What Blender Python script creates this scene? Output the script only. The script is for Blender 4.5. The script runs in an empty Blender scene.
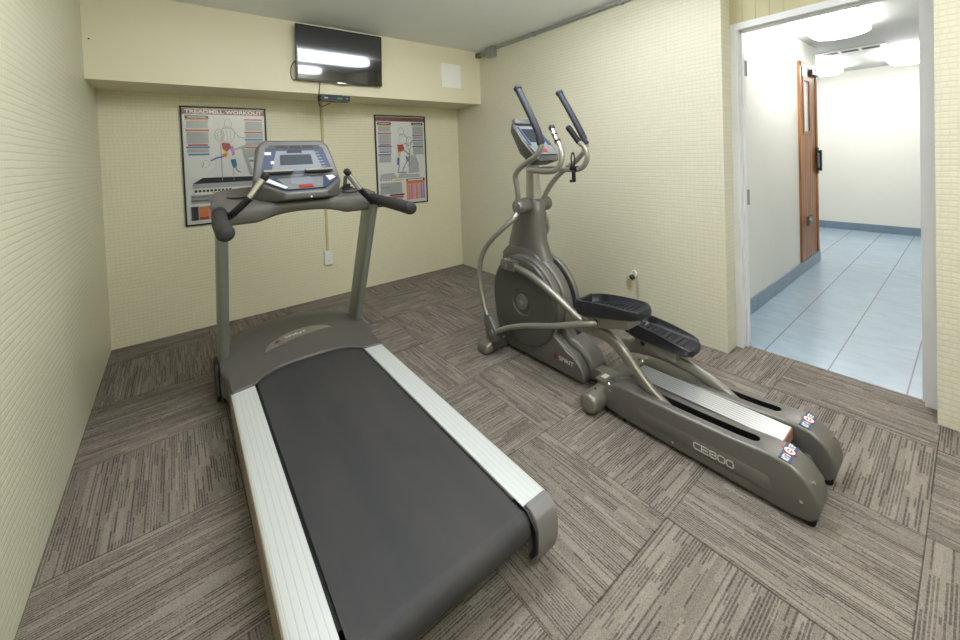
import bpy, bmesh, math, random
from mathutils import Vector, Matrix, Euler
random.seed(4)
S = bpy.context.scene
COL = S.collection
PI = math.pi
V = Vector

# ------------------------------------------------------------------ materials
def srgb(r, g, b):
    f = lambda c: (c/255/12.92) if c/255 <= .04045 else ((c/255+.055)/1.055)**2.4
    return (f(r), f(g), f(b), 1)

MATS = {}
def mat(name, col, rough=.5, metal=0., bump=0., bscale=200., var=0., vscale=8., coat=0., emit=None, estr=0., spec=.5, trans=0., ior=1.45):
    if name in MATS: return MATS[name]
    m = bpy.data.materials.new(name); m.use_nodes = True
    nt = m.node_tree; N = nt.nodes; L = nt.links
    b = N['Principled BSDF']
    c = srgb(*col)
    b.inputs['Base Color'].default_value = c
    b.inputs['Roughness'].default_value = rough
    b.inputs['Metallic'].default_value = metal
    b.inputs['Specular IOR Level'].default_value = spec
    b.inputs['Coat Weight'].default_value = coat
    b.inputs['Coat Roughness'].default_value = .08
    b.inputs['Transmission Weight'].default_value = trans
    b.inputs['IOR'].default_value = ior
    if emit:
        b.inputs['Emission Color'].default_value = srgb(*emit); b.inputs['Emission Strength'].default_value = estr
    tc = N.new('ShaderNodeTexCoord')
    if var > 0:
        n = N.new('ShaderNodeTexNoise'); n.inputs['Scale'].default_value = vscale; n.inputs['Detail'].default_value = 4
        L.new(tc.outputs['Object'], n.inputs['Vector'])
        mx = N.new('ShaderNodeMix'); mx.data_type = 'RGBA'
        mx.inputs['A'].default_value = tuple(max(0, x*(1-var)) for x in c[:3]) + (1,)
        mx.inputs['B'].default_value = tuple(min(1, x*(1+var)) for x in c[:3]) + (1,)
        L.new(n.outputs['Fac'], mx.inputs['Factor']); L.new(mx.outputs['Result'], b.inputs['Base Color'])
    if bump > 0:
        n = N.new('ShaderNodeTexNoise'); n.inputs['Scale'].default_value = bscale; n.inputs['Detail'].default_value = 2
        L.new(tc.outputs['Object'], n.inputs['Vector'])
        bp = N.new('ShaderNodeBump'); bp.inputs['Strength'].default_value = bump; bp.inputs['Distance'].default_value = .001
        L.new(n.outputs['Fac'], bp.inputs['Height']); L.new(bp.outputs['Normal'], b.inputs['Normal'])
    MATS[name] = m
    return m

class G:
    """tiny node-graph helper"""
    def __init__(s, name, rough=.5, spec=.5):
        s.m = bpy.data.materials.new(name); s.m.use_nodes = True; s.nt = s.m.node_tree
        s.N = s.nt.nodes; s.L = s.nt.links; s.b = s.N['Principled BSDF']
        s.b.inputs['Roughness'].default_value = rough; s.b.inputs['Specular IOR Level'].default_value = spec
        g = s.N.new('ShaderNodeNewGeometry'); sp = s.N.new('ShaderNodeSeparateXYZ')
        s.L.new(g.outputs['Position'], sp.inputs[0]); s.pos = g.outputs['Position']
        s.x, s.y, s.z = sp.outputs
    def m_(s, op, a, b=None, c=None):
        n = s.N.new('ShaderNodeMath'); n.operation = op
        for i, v in enumerate((a, b, c)):
            if v is None: continue
            if isinstance(v, (int, float)): n.inputs[i].default_value = v
            else: s.L.new(v, n.inputs[i])
        return n.outputs[0]
    def vec(s, a, b, c):
        n = s.N.new('ShaderNodeCombineXYZ')
        for i, v in enumerate((a, b, c)):
            if isinstance(v, (int, float)): n.inputs[i].default_value = v
            else: s.L.new(v, n.inputs[i])
        return n.outputs[0]
    def white(s, vec):
        n = s.N.new('ShaderNodeTexWhiteNoise'); n.noise_dimensions = '3D'; s.L.new(vec, n.inputs['Vector']); return n.outputs['Value']
    def noise(s, vec, scale, detail=2):
        n = s.N.new('ShaderNodeTexNoise'); n.inputs['Scale'].default_value = scale; n.inputs['Detail'].default_value = detail
        s.L.new(vec, n.inputs['Vector']); return n.outputs['Fac']
    def ramp(s, f, stops):
        n = s.N.new('ShaderNodeValToRGB'); e = n.color_ramp.elements
        e[0].position, e[0].color = stops[0][0], srgb(*stops[0][1])
        e[1].position, e[1].color = stops[1][0], srgb(*stops[1][1])
        for p, c in stops[2:]:
            q = e.new(p); q.color = srgb(*c)
        s.L.new(f, n.inputs[0]); return n.outputs[0]
    def mix(s, f, a, b, mode='MIX'):
        n = s.N.new('ShaderNodeMix'); n.data_type = 'RGBA'; n.blend_type = mode
        if isinstance(f, (int, float)): n.inputs['Factor'].default_value = f
        else: s.L.new(f, n.inputs['Factor'])
        for k, v in (('A', a), ('B', b)):
            if isinstance(v, tuple): n.inputs[k].default_value = v
            else: s.L.new(v, n.inputs[k])
        return n.outputs['Result']
    def color(s, c): s.L.new(c, s.b.inputs['Base Color'])
    def bump(s, h, strength, dist):
        n = s.N.new('ShaderNodeBump'); n.inputs['Strength'].default_value = strength; n.inputs['Distance'].default_value = dist
        s.L.new(h, n.inputs['Height']); s.L.new(n.outputs['Normal'], s.b.inputs['Normal'])

def mosaic(name, ax, base=(224, 219, 190), stain=None, size=.0262):
    g = G(name, .42, .45)
    wob = g.m_('MULTIPLY', g.m_('SUBTRACT', g.noise(g.pos, 9, 2), .5), .006)
    v = g.m_('DIVIDE', g.m_('ADD', g.z, wob), size)
    v0 = g.m_('FLOOR', v)
    u = g.m_('ADD', g.m_('DIVIDE', g.m_('ADD', getattr(g, ax), wob), size), g.m_('MULTIPLY', g.white(g.vec(v0, 4.1, 2.2)), .45))
    def prof(t):
        f = g.m_('FRACT', t)
        d = g.m_('MINIMUM', f, g.m_('SUBTRACT', 1., f))
        n = g.N.new('ShaderNodeMapRange'); n.interpolation_type = 'SMOOTHSTEP'
        n.inputs['From Min'].default_value = .03; n.inputs['From Max'].default_value = .19
        g.L.new(d, n.inputs['Value']); return n.outputs[0]
    h = g.m_('MULTIPLY', g.m_('MULTIPLY_ADD', prof(u), .5, .5), prof(v))
    cell = g.white(g.vec(g.m_('FLOOR', u), v0, 1.3))
    c0 = srgb(*base); c1 = srgb(*[max(0, k-20) for k in base]); c2 = srgb(*[min(255, k+5) for k in base])
    c = g.mix(g.m_('MULTIPLY', cell, .55), c0, c2)
    c = g.mix(g.m_('MULTIPLY', g.m_('SUBTRACT', 1., h), .5), c, c1)
    big = g.noise(g.pos, 1.3, 3)
    c = g.mix(g.m_('MULTIPLY', big, .25), c, srgb(base[0]-14, base[1]-12, base[2]-16))
    if stain:
        for (sy, sz, ry, rz, st) in stain:
            dy = g.m_('DIVIDE', g.m_('SUBTRACT', g.y, sy), ry); dz = g.m_('DIVIDE', g.m_('SUBTRACT', g.z, sz), rz)
            d = g.m_('ADD', g.m_('MULTIPLY', dy, dy), g.m_('MULTIPLY', dz, dz))
            k = g.m_('MULTIPLY', g.m_('MAXIMUM', g.m_('SUBTRACT', 1., d), 0.), st)
            c = g.mix(k, c, srgb(140, 112, 50))
    g.color(c)
    hh = g.m_('ADD', h, g.m_('MULTIPLY', cell, .35))
    g.bump(hh, .5, .0014)
    return g.m

def plaster(name, base, rough=.6, amt=.15):
    g = G(name, rough, .3)
    c = g.mix(g.noise(g.pos, 1.6, 4), srgb(*[k-8 for k in base]), srgb(*[min(255, k+4) for k in base]))
    g.color(c); g.bump(g.noise(g.pos, 60, 4), amt, .002)
    return g.m

def carpet():
    g = G('carpet_tiles', .95, .1); T = .5725
    ux = g.m_('DIVIDE', g.x, T); uy = g.m_('DIVIDE', g.m_('ADD', g.y, .285), T)
    ix = g.m_('FLOOR', ux); iy = g.m_('FLOOR', uy)
    par = g.m_('MODULO', g.m_('ABSOLUTE', g.m_('ADD', g.m_('ADD', ix, iy), 201.)), 2.)
    # par: 1 -> stripes along y, 0 -> along x
    inv = g.m_('SUBTRACT', 1., par)
    al = g.m_('ADD', g.m_('MULTIPLY', g.y, inv), g.m_('MULTIPLY', g.x, par))
    ac = g.m_('ADD', g.m_('MULTIPLY', g.x, inv), g.m_('MULTIPLY', g.y, par))
    tid = g.m_('ADD', g.m_('MULTIPLY', ix, 7.13), g.m_('MULTIPLY', iy, 3.71))
    wob = g.m_('MULTIPLY', g.noise(g.pos, 40, 2), .0015)
    ac = g.m_('ADD', ac, wob)
    def layer(w, l, seed):
        a = g.m_('FLOOR', g.m_('DIVIDE', ac, w))
        off = g.white(g.vec(a, tid, seed))
        b = g.m_('FLOOR', g.m_('ADD', g.m_('DIVIDE', al, l), g.m_('MULTIPLY', off, 9.)))
        return g.white(g.vec(a, b, g.m_('ADD', tid, seed+.5)))
    f1 = layer(.0085, .16, 1.); f2 = layer(.034, .17, 5.); f3 = layer(.0170, .30, 9.)
    # dark threads: present per row segment, denser inside random blocks
    fr = g.m_('FRACT', g.m_('DIVIDE', ac, .0085))
    thr = g.m_('LESS_THAN', g.m_('ABSOLUTE', g.m_('SUBTRACT', fr, .5)), .29)
    dens = g.m_('MULTIPLY_ADD', f2, .55, g.m_('MULTIPLY', f3, .35))
    on = g.m_('LESS_THAN', f1, g.m_('MULTIPLY_ADD', dens, 1.15, .04))
    dash = g.m_('MULTIPLY_ADD', g.white(g.vec(g.m_('FLOOR', g.m_('DIVIDE', al, .006)), g.m_('FLOOR', g.m_('DIVIDE', ac, .0085)), 3.)), .45, .55)
    dark = g.m_('MULTIPLY', g.m_('MULTIPLY', thr, on), dash)
    fz = g.noise(g.pos, 520, 2)
    f = g.m_('SUBTRACT', g.m_('MULTIPLY_ADD', f3, .22, .60), g.m_('MULTIPLY', dark, .36))
    spk = g.white(g.vec(g.m_('FLOOR', g.m_('DIVIDE', g.x, .0028)), g.m_('FLOOR', g.m_('DIVIDE', g.y, .0028)), 6.))
    f = g.m_('ADD', f, g.m_('MULTIPLY', g.m_('SUBTRACT', fz, .5), .6)); f = g.m_('ADD', f, g.m_('MULTIPLY', g.m_('SUBTRACT', spk, .5), .22))
    c = g.ramp(f, [(.05, (60, 56, 54)), (.85, (150, 142, 133)), (.35, (88, 82, 77)), (.62, (125, 117, 108))])
    # seams
    def edge(t):
        q = g.m_('FRACT', t); d = g.m_('MINIMUM', q, g.m_('SUBTRACT', 1., q)); return g.m_('LESS_THAN', d, .0032)
    e = g.m_('MAXIMUM', edge(ux), edge(uy))
    c = g.mix(g.m_('MULTIPLY', e, .6), c, srgb(48, 43, 38))
    c = g.mix(g.m_('MULTIPLY', g.m_('GREATER_THAN', layer(.0255, .12, 17.), .6), .35), c, g.mix(1., c, (.93, .93, .90, 1), 'MULTIPLY'))
    g.color(c)
    g.bump(g.m_('ADD', f, g.m_('MULTIPLY', e, -.6)), .5, .002)
    return g.m

def tilefloor(name, base, T=.305, oy=-2.99, ox=3.3, rough=.25, floor=True):
    g = G(name, rough, .5)
    u = g.m_('DIVIDE', g.m_('SUBTRACT', g.x, ox), T)
    v = g.m_('DIVIDE', g.m_('SUBTRACT', g.y, oy), T)
    def edge(t, w):
        q = g.m_('FRACT', t); d = g.m_('MINIMUM', q, g.m_('SUBTRACT', 1., q)); return g.m_('LESS_THAN', d, w)
    e = g.m_('MAXIMUM', g.m_('MULTIPLY', edge(u, .006), .35), edge(v, .010))
    cell = g.white(g.vec(g.m_('FLOOR', u), g.m_('FLOOR', v), 2.))
    cl = g.noise(g.vec(g.m_('MULTIPLY', g.x, 7), g.m_('MULTIPLY', g.y, 2.5), cell), 3, 5)
    c = g.mix(cl, srgb(*[k-16 for k in base]), srgb(*[min(255, k+12) for k in base]))
    c = g.mix(g.m_('MULTIPLY', cell, .2), c, srgb(base[0]-20, base[1]-14, base[2]-12))
    if floor: c = g.mix(e, c, srgb(112, 112, 114))
    g.color(c); g.bump(g.m_('SUBTRACT', cl, e), .25, .001)
    return g.m

def wood(name, base):
    g = G(name, .4, .4)
    v = g.vec(g.m_('MULTIPLY', g.x, 26), g.m_('MULTIPLY', g.y, 26), g.m_('MULTIPLY', g.z, 1.3))
    n = g.noise(v, 1.6, 6)
    fr = g.m_('FRACT', g.m_('DIVIDE', g.x, .085)); gr = g.m_('LESS_THAN', fr, .13)
    c = g.ramp(n, [(.3, (104, 62, 30)), (.7, (186, 130, 76)), (.5, (152, 98, 52))])
    c = g.mix(g.m_('MULTIPLY', gr, .8), c, srgb(60, 30, 14))
    g.color(c); g.bump(n, .2, .001)
    return g.m

def brushed(name, base, axis='x', pitch=.012, rough=.32, metal=.85, lo=.78, wd=.07):
    """extruded aluminium with long grooves; axis is the object axis across the grooves"""
    m = bpy.data.materials.new(name); m.use_nodes = True; N = m.node_tree.nodes; L = m.node_tree.links
    b = N['Principled BSDF']; b.inputs['Base Color'].default_value = srgb(*base)
    b.inputs['Metallic'].default_value = metal; b.inputs['Roughness'].default_value = rough
    tc = N.new('ShaderNodeTexCoord'); sp = N.new('ShaderNodeSeparateXYZ'); L.new(tc.outputs['Object'], sp.inputs[0])
    d = N.new('ShaderNodeMath'); d.operation = 'DIVIDE'; d.inputs[1].default_value = pitch; L.new(sp.outputs['XYZ'.index(axis.upper())], d.inputs[0])
    f = N.new('ShaderNodeMath'); f.operation = 'PINGPONG'; f.inputs[1].default_value = .5; L.new(d.outputs[0], f.inputs[0])
    s = N.new('ShaderNodeMath'); s.operation = 'SMOOTH_MIN'; s.inputs[1].default_value = .12; s.inputs[2].default_value = .08; L.new(f.outputs[0], s.inputs[0])
    bp = N.new('ShaderNodeBump'); bp.inputs['Strength'].default_value = .7; bp.inputs['Distance'].default_value = .006
    L.new(s.outputs[0], bp.inputs['Height']); L.new(bp.outputs['Normal'], b.inputs['Normal'])
    mr = N.new('ShaderNodeMapRange'); mr.inputs['From Max'].default_value = wd; mr.inputs['To Min'].default_value = lo
    L.new(f.outputs[0], mr.inputs['Value'])
    mx = N.new('ShaderNodeMix'); mx.data_type = 'RGBA'; mx.blend_type = 'MULTIPLY'; mx.inputs['Factor'].default_value = 1
    mx.inputs['A'].default_value = srgb(*base); L.new(mr.outputs[0], mx.inputs['B']); L.new(mx.outputs['Result'], b.inputs['Base Color'])
    return m

M = dict(
    wall_x=mosaic('mosaic_back', 'x'), wall_y=mosaic('mosaic_left', 'y', (220, 217, 192)),
    wall_r=mosaic('mosaic_right', 'y', (218, 214, 192), stain=[(-2.19, .285, .035, .075, .6), (-2.255, .25, .018, .12, .45)]),
    soffit=plaster('soffit_paint', (228, 221, 192), .45, .1),
    ceil=plaster('ceiling_paint', (243, 246, 248), .7, .6),
    corr=plaster('corridor_paint', (218, 218, 210), .5, .1),
    corrceil=plaster('corridor_ceiling_paint', (196, 198, 194), .6, .2),
    carpet=carpet(), ctile=tilefloor('corridor_tiles', (154, 172, 186)),
    cbase=tilefloor('corridor_base_tiles', (116, 134, 152), floor=False, rough=.3),
    trim=mat('door_paint', (228, 228, 231), .35, bump=.2, bscale=30, var=.04),
    lintel=mat('lintel_paint', (198, 190, 154), .5, var=.08),
    wood=wood('stained_wood', (150, 80, 35)),
    body=mat('machine_taupe', (118, 115, 111), .42, .55, bump=.12, bscale=900),
    body2=mat('machine_taupe_light', (140, 136, 128), .36, .6),
    hood=mat('hood_plastic', (90, 86, 82), .5, .1, bump=.3, bscale=700, var=.06, vscale=5),
    disc=mat('disc_grey', (98, 98, 94), .38, .5),
    hoodbar=mat('crossbar_plastic', (98, 94, 89), .5, .1, bump=.2, bscale=700), silver=mat('silver_tube', (176, 173, 166), .33, .75),
    post=mat('post_silver', (150, 154, 146), .38, .6),
    chrome=mat('chrome', (225, 225, 225), .12, 1.),
    black=mat('black_plastic', (26, 26, 28), .4, bump=.2, bscale=500),
    foam=mat('foam_grip', (50, 49, 50), .75, bump=.6, bscale=400),
    grip=mat('blue_black_grip', (44, 46, 56), .5, bump=.3, bscale=500),
    pedal=mat('pedal_rubber', (36, 37, 44), .38, bump=.3, bscale=300),
    darkslot=mat('dark_slot', (9, 9, 10), .6),
    console=mat('console_grey', (112, 111, 109), .45, .25), capgrey=mat('cap_grey', (122, 119, 118), .5), tan=mat('tan_strip', (128, 112, 94), .5),
    panel_blue=mat('panel_blue', (58, 70, 98), .4, spec=.3),
    panel_grey=mat('panel_grey', (132, 138, 144), .45, spec=.3),
    screen=mat('lcd_screen', (48, 54, 64), .45, spec=.3),
    white=mat('white_plastic', (232, 232, 226), .4),
    offwhite=mat('offwhite_plastic', (240, 239, 230), .5),
    paper=mat('paper_white', (214, 214, 208), .5),
    tvscreen=mat('tv_glass', (24, 25, 31), .03, spec=1., coat=1.),
    tvframe=mat('tv_frame', (18, 18, 20), .25),
    red=mat('red_ink', (170, 44, 40), .5), dred=mat('dark_red_ink', (132, 34, 46), .5), orange=mat('orange_ink', (222, 120, 50), .5),
    yellow=mat('yellow_ink', (206, 190, 96), .5), blue=mat('blue_ink', (58, 104, 168), .5), green=mat('green_ink', (50, 140, 90), .5),
    purple=mat('purple_ink', (176, 120, 180), .5), pink=mat('pink_ink', (216, 140, 152), .5), lgrey=mat('light_grey_ink', (168, 170, 170), .5),
    mgrey=mat('mid_grey_ink', (128, 130, 130), .5), dgrey=mat('dark_grey_ink', (58, 60, 62), .5), kblack=mat('black_ink', (24, 24, 26), .5),
    zinc=mat('zinc_conduit', (168, 172, 170), .4, .7), brown=mat('cardboard_brown', (150, 110, 92), .7),
    hinge=mat('painted_hinge', (160, 160, 158), .5), emblem=mat('emblem_red', (128, 62, 54), .5), navy=mat('navy_sticker', (44, 66, 104), .4), lcdgreen=mat('green_digits', (60, 160, 60), .4, emit=(70, 220, 60), estr=.25),
    steel=mat('old_steel', (120, 116, 104), .45, .6), pinklabel=mat('pink_label', (196, 150, 156), .5),
    cover=mat('raceway_cream', (196, 184, 132), .5), fixture=mat('fixture_white', (235, 235, 232), .4),
    lamp=mat('lamp_diffuser', (245, 246, 245), .35, emit=(245, 249, 255), estr=12.2),
    lampc=mat('corridor_lamp_diffuser', (245, 246, 245), .35, emit=(255, 252, 250), estr=14.5),
    glass=mat('door_glass', (225, 230, 230), .08, trans=.0),
)
M['rail'] = brushed('aluminium_rail', (218, 222, 222), 'x', .0185, .45, .35)
M['track'] = brushed('aluminium_track', (222, 224, 226), 'x', .0155, .3, .7, .45, .16)

def belt_mat():
    m = mat('belt_rubber', (50, 49, 52), .62); N = m.node_tree.nodes; L = m.node_tree.links; b = N['Principled BSDF']
    tc = N.new('ShaderNodeTexCoord'); mp = N.new('ShaderNodeMapping'); mp.inputs['Scale'].default_value = (4, .9, 1); L.new(tc.outputs['Object'], mp.inputs[0])
    n = N.new('ShaderNodeTexNoise'); n.inputs['Scale'].default_value = 2.2; n.inputs['Detail'].default_value = 5; L.new(mp.outputs[0], n.inputs[0])
    r = N.new('ShaderNodeValToRGB'); r.color_ramp.elements[0].position = .35; r.color_ramp.elements[0].color = srgb(50, 50, 53)
    r.color_ramp.elements[1].position = .7; r.color_ramp.elements[1].color = srgb(62, 60, 60)
    L.new(n.outputs['Fac'], r.inputs[0]); L.new(r.outputs[0], b.inputs['Base Color'])
    n2 = N.new('ShaderNodeTexNoise'); n2.inputs['Scale'].default_value = 700; L.new(tc.outputs['Object'], n2.inputs[0])
    bp = N.new('ShaderNodeBump'); bp.inputs['Strength'].default_value = .35; bp.inputs['Distance'].default_value = .001
    L.new(n2.outputs['Fac'], bp.inputs['Height']); L.new(bp.outputs['Normal'], b.inputs['Normal'])
    return m
M['belt'] = belt_mat()

# ------------------------------------------------------------------ mesh builder
def catmull(P, n=6, closed=False):
    P = [V(p) for p in P]; out = []
    N = len(P)
    rng = range(N if closed else N-1)
    for i in rng:
        p1, p2 = P[i], P[(i+1) % N]
        p0 = P[(i-1) % N] if (closed or i > 0) else p1*2-p2
        p3 = P[(i+2) % N] if (closed or i+2 < N) else p2*2-p1
        for k in range(n):
            t = k/n
            out.append(.5*((2*p1)+(-p0+p2)*t+(2*p0-5*p1+4*p2-p3)*t*t+(-p0+3*p1-3*p2+p3)*t**3))
    if not closed: out.append(P[-1].copy())
    return out

class MB:
    def __init__(s): s.bm = bmesh.new(); s.mats = []
    def mi(s, m):
        if m not in s.mats: s.mats.append(m)
        return s.mats.index(m)
    def _fin(s, verts, faces, m, bevel, seg=2):
        if m is not None:
            i = s.mi(m)
            for f in faces: f.material_index = i
        if bevel > 0:
            ed = {e for f in faces for e in f.edges if e.is_manifold and e.calc_face_angle(0) > .5}
            try: bmesh.ops.bevel(s.bm, geom=list(ed), offset=bevel, segments=seg, profile=.5, affect='EDGES', clamp_overlap=True)
            except Exception: pass
    def hull(s, pts, m=None, bevel=0, seg=2):
        vs = [s.bm.verts.new(V(p)) for p in pts]
        r = bmesh.ops.convex_hull(s.bm, input=vs)
        fs = [g for g in r['geom'] if isinstance(g, bmesh.types.BMFace)]
        dead = [g for g in r['geom_interior'] if isinstance(g, bmesh.types.BMVert)]
        if dead: bmesh.ops.delete(s.bm, geom=dead, context='VERTS')
        fs = [f for f in fs if f.is_valid]
        bmesh.ops.dissolve_limit(s.bm, angle_limit=.02, verts=list({v for f in fs for v in f.verts}), edges=list({e for f in fs for e in f.edges}))
        vv = [v for v in vs if v.is_valid]
        fs = list({f for v in vv for f in v.link_faces})
        s._fin(vv, fs, m, bevel, seg); return s
    def box(s, c, d, m=None, bevel=0, rot=None, seg=2):
        c = V(c); h = V(d)/2
        R = rot.to_matrix() if isinstance(rot, Euler) else (rot if rot is not None else Matrix.Identity(3))
        vs = [s.bm.verts.new(c+R@V((sx*h.x, sy*h.y, sz*h.z))) for sx in (-1, 1) for sy in (-1, 1) for sz in (-1, 1)]
        idx = [(0, 1, 3, 2), (4, 6, 7, 5), (0, 4, 5, 1), (2, 3, 7, 6), (0, 2, 6, 4), (1, 5, 7, 3)]
        fs = [s.bm.faces.new([vs[i] for i in q]) for q in idx]
        s._fin(vs, fs, m, bevel, seg); return s
    def bx(s, x0, x1, y0, y1, z0, z1, m=None, bevel=0, seg=2):
        return s.box(((x0+x1)/2, (y0+y1)/2, (z0+z1)/2), (abs(x1-x0), abs(y1-y0), abs(z1-z0)), m, bevel, None, seg)
    def prism(s, prof, axis, a, b, m=None, bevel=0, seg=2):
        def P(p, t):
            if axis == 'x': return V((t, p[0], p[1]))
            if axis == 'y': return V((p[0], t, p[1]))
            return V((p[0], p[1], t))
        A = [s.bm.verts.new(P(p, a)) for p in prof]; B = [s.bm.verts.new(P(p, b)) for p in prof]
        fs = [s.bm.faces.new(A), s.bm.faces.new(B[::-1])]
        n = len(prof)
        for i in range(n): fs.append(s.bm.faces.new((A[i], B[i], B[(i+1) % n], A[(i+1) % n])))
        bmesh.ops.recalc_face_normals(s.bm, faces=fs)
        s._fin(A+B, fs, m, bevel, seg); return s
    def loft(s, loops, m=None, cap=True, bevel=0, closed=False):
        R = [[s.bm.verts.new(V(p)) for p in lp] for lp in loops]; fs = []
        n = len(R[0])
        K = len(R) if closed else len(R)-1
        for k in range(K):
            a, b = R[k], R[(k+1) % len(R)]
            for i in range(n): fs.append(s.bm.faces.new((a[i], a[(i+1) % n], b[(i+1) % n], b[i])))
        if cap and not closed: fs += [s.bm.faces.new(R[0][::-1]), s.bm.faces.new(R[-1])]
        bmesh.ops.recalc_face_normals(s.bm, faces=fs)
        s._fin(None, fs, m, bevel); return s
    def tube(s, path, r, m=None, seg=12, n=6, smooth=True, sx=1., round_end=False):
        P = catmull(path, n) if smooth and len(path) > 2 else [V(p) for p in path]
        rr = r if isinstance(r, (list, tuple)) else [r, r]
        K = len(P); rad = []
        for i in range(K):
            t = i/(K-1)*(len(rr)-1); j = min(int(t), len(rr)-2); rad.append(rr[j]*(1-(t-j))+rr[j+1]*(t-j))
        if round_end:
            def ext(p, d, r0):
                return [(p+d*(r0*.35), r0*.93), (p+d*(r0*.6), r0*.75), (p+d*(r0*.78), r0*.4)]
            d1 = (P[-1]-P[-2]).normalized(); d0 = (P[0]-P[1]).normalized()
            e1 = ext(P[-1], d1, rad[-1]); e0 = ext(P[0], d0, rad[0])[::-1]
            P = [e[0] for e in e0]+P+[e[0] for e in e1]; rad = [e[1] for e in e0]+rad+[e[1] for e in e1]
        T = []
        for i in range(len(P)):
            a = P[max(0, i-1)]; b = P[min(len(P)-1, i+1)]; T.append((b-a).normalized())
        up = V((0, 0, 1)) if abs(T[0].z) < .9 else V((1, 0, 0))
        u = T[0].cross(up).normalized(); loops = []
        for i in range(len(P)):
            u = (u-T[i]*u.dot(T[i])).normalized(); w = T[i].cross(u)
            loops.append([P[i]+(u*math.cos(2*PI*k/seg)*sx+w*math.sin(2*PI*k/seg))*rad[i] for k in range(seg)])
        return s.loft(loops, m)
    def cyl(s, a, b, r, m=None, seg=24, bevel=0):
        a, b = V(a), V(b); d = (b-a).normalized()
        up = V((0, 0, 1)) if abs(d.z) < .9 else V((1, 0, 0)); u = d.cross(up).normalized(); w = d.cross(u)
        r0, r1 = r if isinstance(r, (tuple, list)) else (r, r)
        L = [[p+(u*math.cos(2*PI*k/seg)+w*math.sin(2*PI*k/seg))*q for k in range(seg)] for p, q in ((a, r0), (b, r1))]
        return s.loft(L, m, bevel=bevel)
    def sphere(s, c, r, m=None, sc=(1, 1, 1)):
        q = bmesh.ops.create_icosphere(s.bm, subdivisions=2, radius=r, matrix=Matrix.Translation(V(c)) @ Matrix.Diagonal((*sc, 1)))
        i = s.mi(m) if m else 0
        for v in q['verts']:
            for f in v.link_faces: f.material_index = i
        return s
    def quad(s, pts, m=None):
        f = s.bm.faces.new([s.bm.verts.new(V(p)) for p in pts])
        if m: f.material_index = s.mi(m)
        return s
    def build(s, name, m=None, parent=None, origin=None, ang=40):
        bm = s.bm
        if not s.mats: s.mats = [m]
        bmesh.ops.recalc_face_normals(bm, faces=[f for f in bm.faces])
        o0 = V(origin) if origin is not None else V((0, 0, 0))
        if parent is not None and origin is None and 'base' in BASE.get(parent.name, {}): pass
        for f in bm.faces: f.smooth = True
        for e in bm.edges:
            if e.is_manifold: e.smooth = e.calc_face_angle(0) < math.radians(ang)
            else: e.smooth = False
        if o0.length > 0: bmesh.ops.translate(bm, verts=bm.verts, vec=-o0)
        me = bpy.data.meshes.new(name); bm.to_mesh(me); bm.free()
        for k in s.mats: me.materials.append(k)
        ob = bpy.data.objects.new(name, me); COL.objects.link(ob); ob.location = o0
        if parent is not None: ob.parent = parent
        return ob
BASE = {}

def wpart(mb, name, m, root, ang=40):
    """mesh given in world coordinates, parented to an unrotated chain; stores it relative to its parents"""
    off = V((0, 0, 0)); p = root
    while p is not None: off += p.location; p = p.parent
    bmesh.ops.translate(mb.bm, verts=mb.bm.verts, vec=-off)
    return mb.build(name, m, root, None, ang)

def tag(o, label=None, cat=None, group=None, kind=None):
    if label: o['label'] = label
    if cat: o['category'] = cat
    if group: o['group'] = group
    if kind: o['kind'] = kind
    return o
def empty(name, loc, label, cat, group=None):
    o = bpy.data.objects.new(name, None); COL.objects.link(o); o.location = loc; o.empty_display_size = .1
    return tag(o, label, cat, group)
def struct(mb, name, m=None, parent=None, ang=30):
    o = mb.build(name, m, parent, None, ang)
    if parent is None: o['kind'] = 'structure'
    return o

def text_bm(txt, width, height, bold=0., ext=.0004):
    """text outline as mesh in xy plane, lower-left at 0,0, fitted to width x height"""
    cu = bpy.data.curves.new('t', 'FONT'); cu.body = txt; cu.size = 1; cu.extrude = 0; cu.offset = bold; cu.resolution_u = 3
    ob = bpy.data.objects.new('t', cu); COL.objects.link(ob)
    dg = bpy.context.evaluated_depsgraph_get(); dg.update()
    me = bpy.data.meshes.new_from_object(ob.evaluated_get(dg))
    bpy.data.objects.remove(ob); bpy.data.curves.remove(cu)
    xs = [v.co.x for v in me.vertices]; ys = [v.co.y for v in me.vertices]
    x0, x1, y0, y1 = min(xs), max(xs), min(ys), max(ys)
    for v in me.vertices: v.co = V(((v.co.x-x0)/(x1-x0)*width, (v.co.y-y0)/(y1-y0)*height, 0))
    return me
def add_text(mb, txt, origin, ux, uy, width, height, m, bold=0.):
    me = text_bm(txt, width, height, bold); ux = V(ux).normalized(); uy = V(uy).normalized()
    i = mb.mi(m); vs = [mb.bm.verts.new(V(origin)+ux*v.co.x+uy*v.co.y) for v in me.vertices]
    for p in me.polygons:
        try:
            f = mb.bm.faces.new([vs[k] for k in p.vertices]); f.material_index = i
        except ValueError: pass
    bpy.data.meshes.remove(me)

# ------------------------------------------------------------------ room constants
W = 3.0876; REC = 3.228; HZ = 2.4193; YF = -4.75; DL = -2.8565; DR = -3.7109; CW = -2.737; CX = 5.97; FX = 8.213; CZ = 2.33; XT = 3.36

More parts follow.
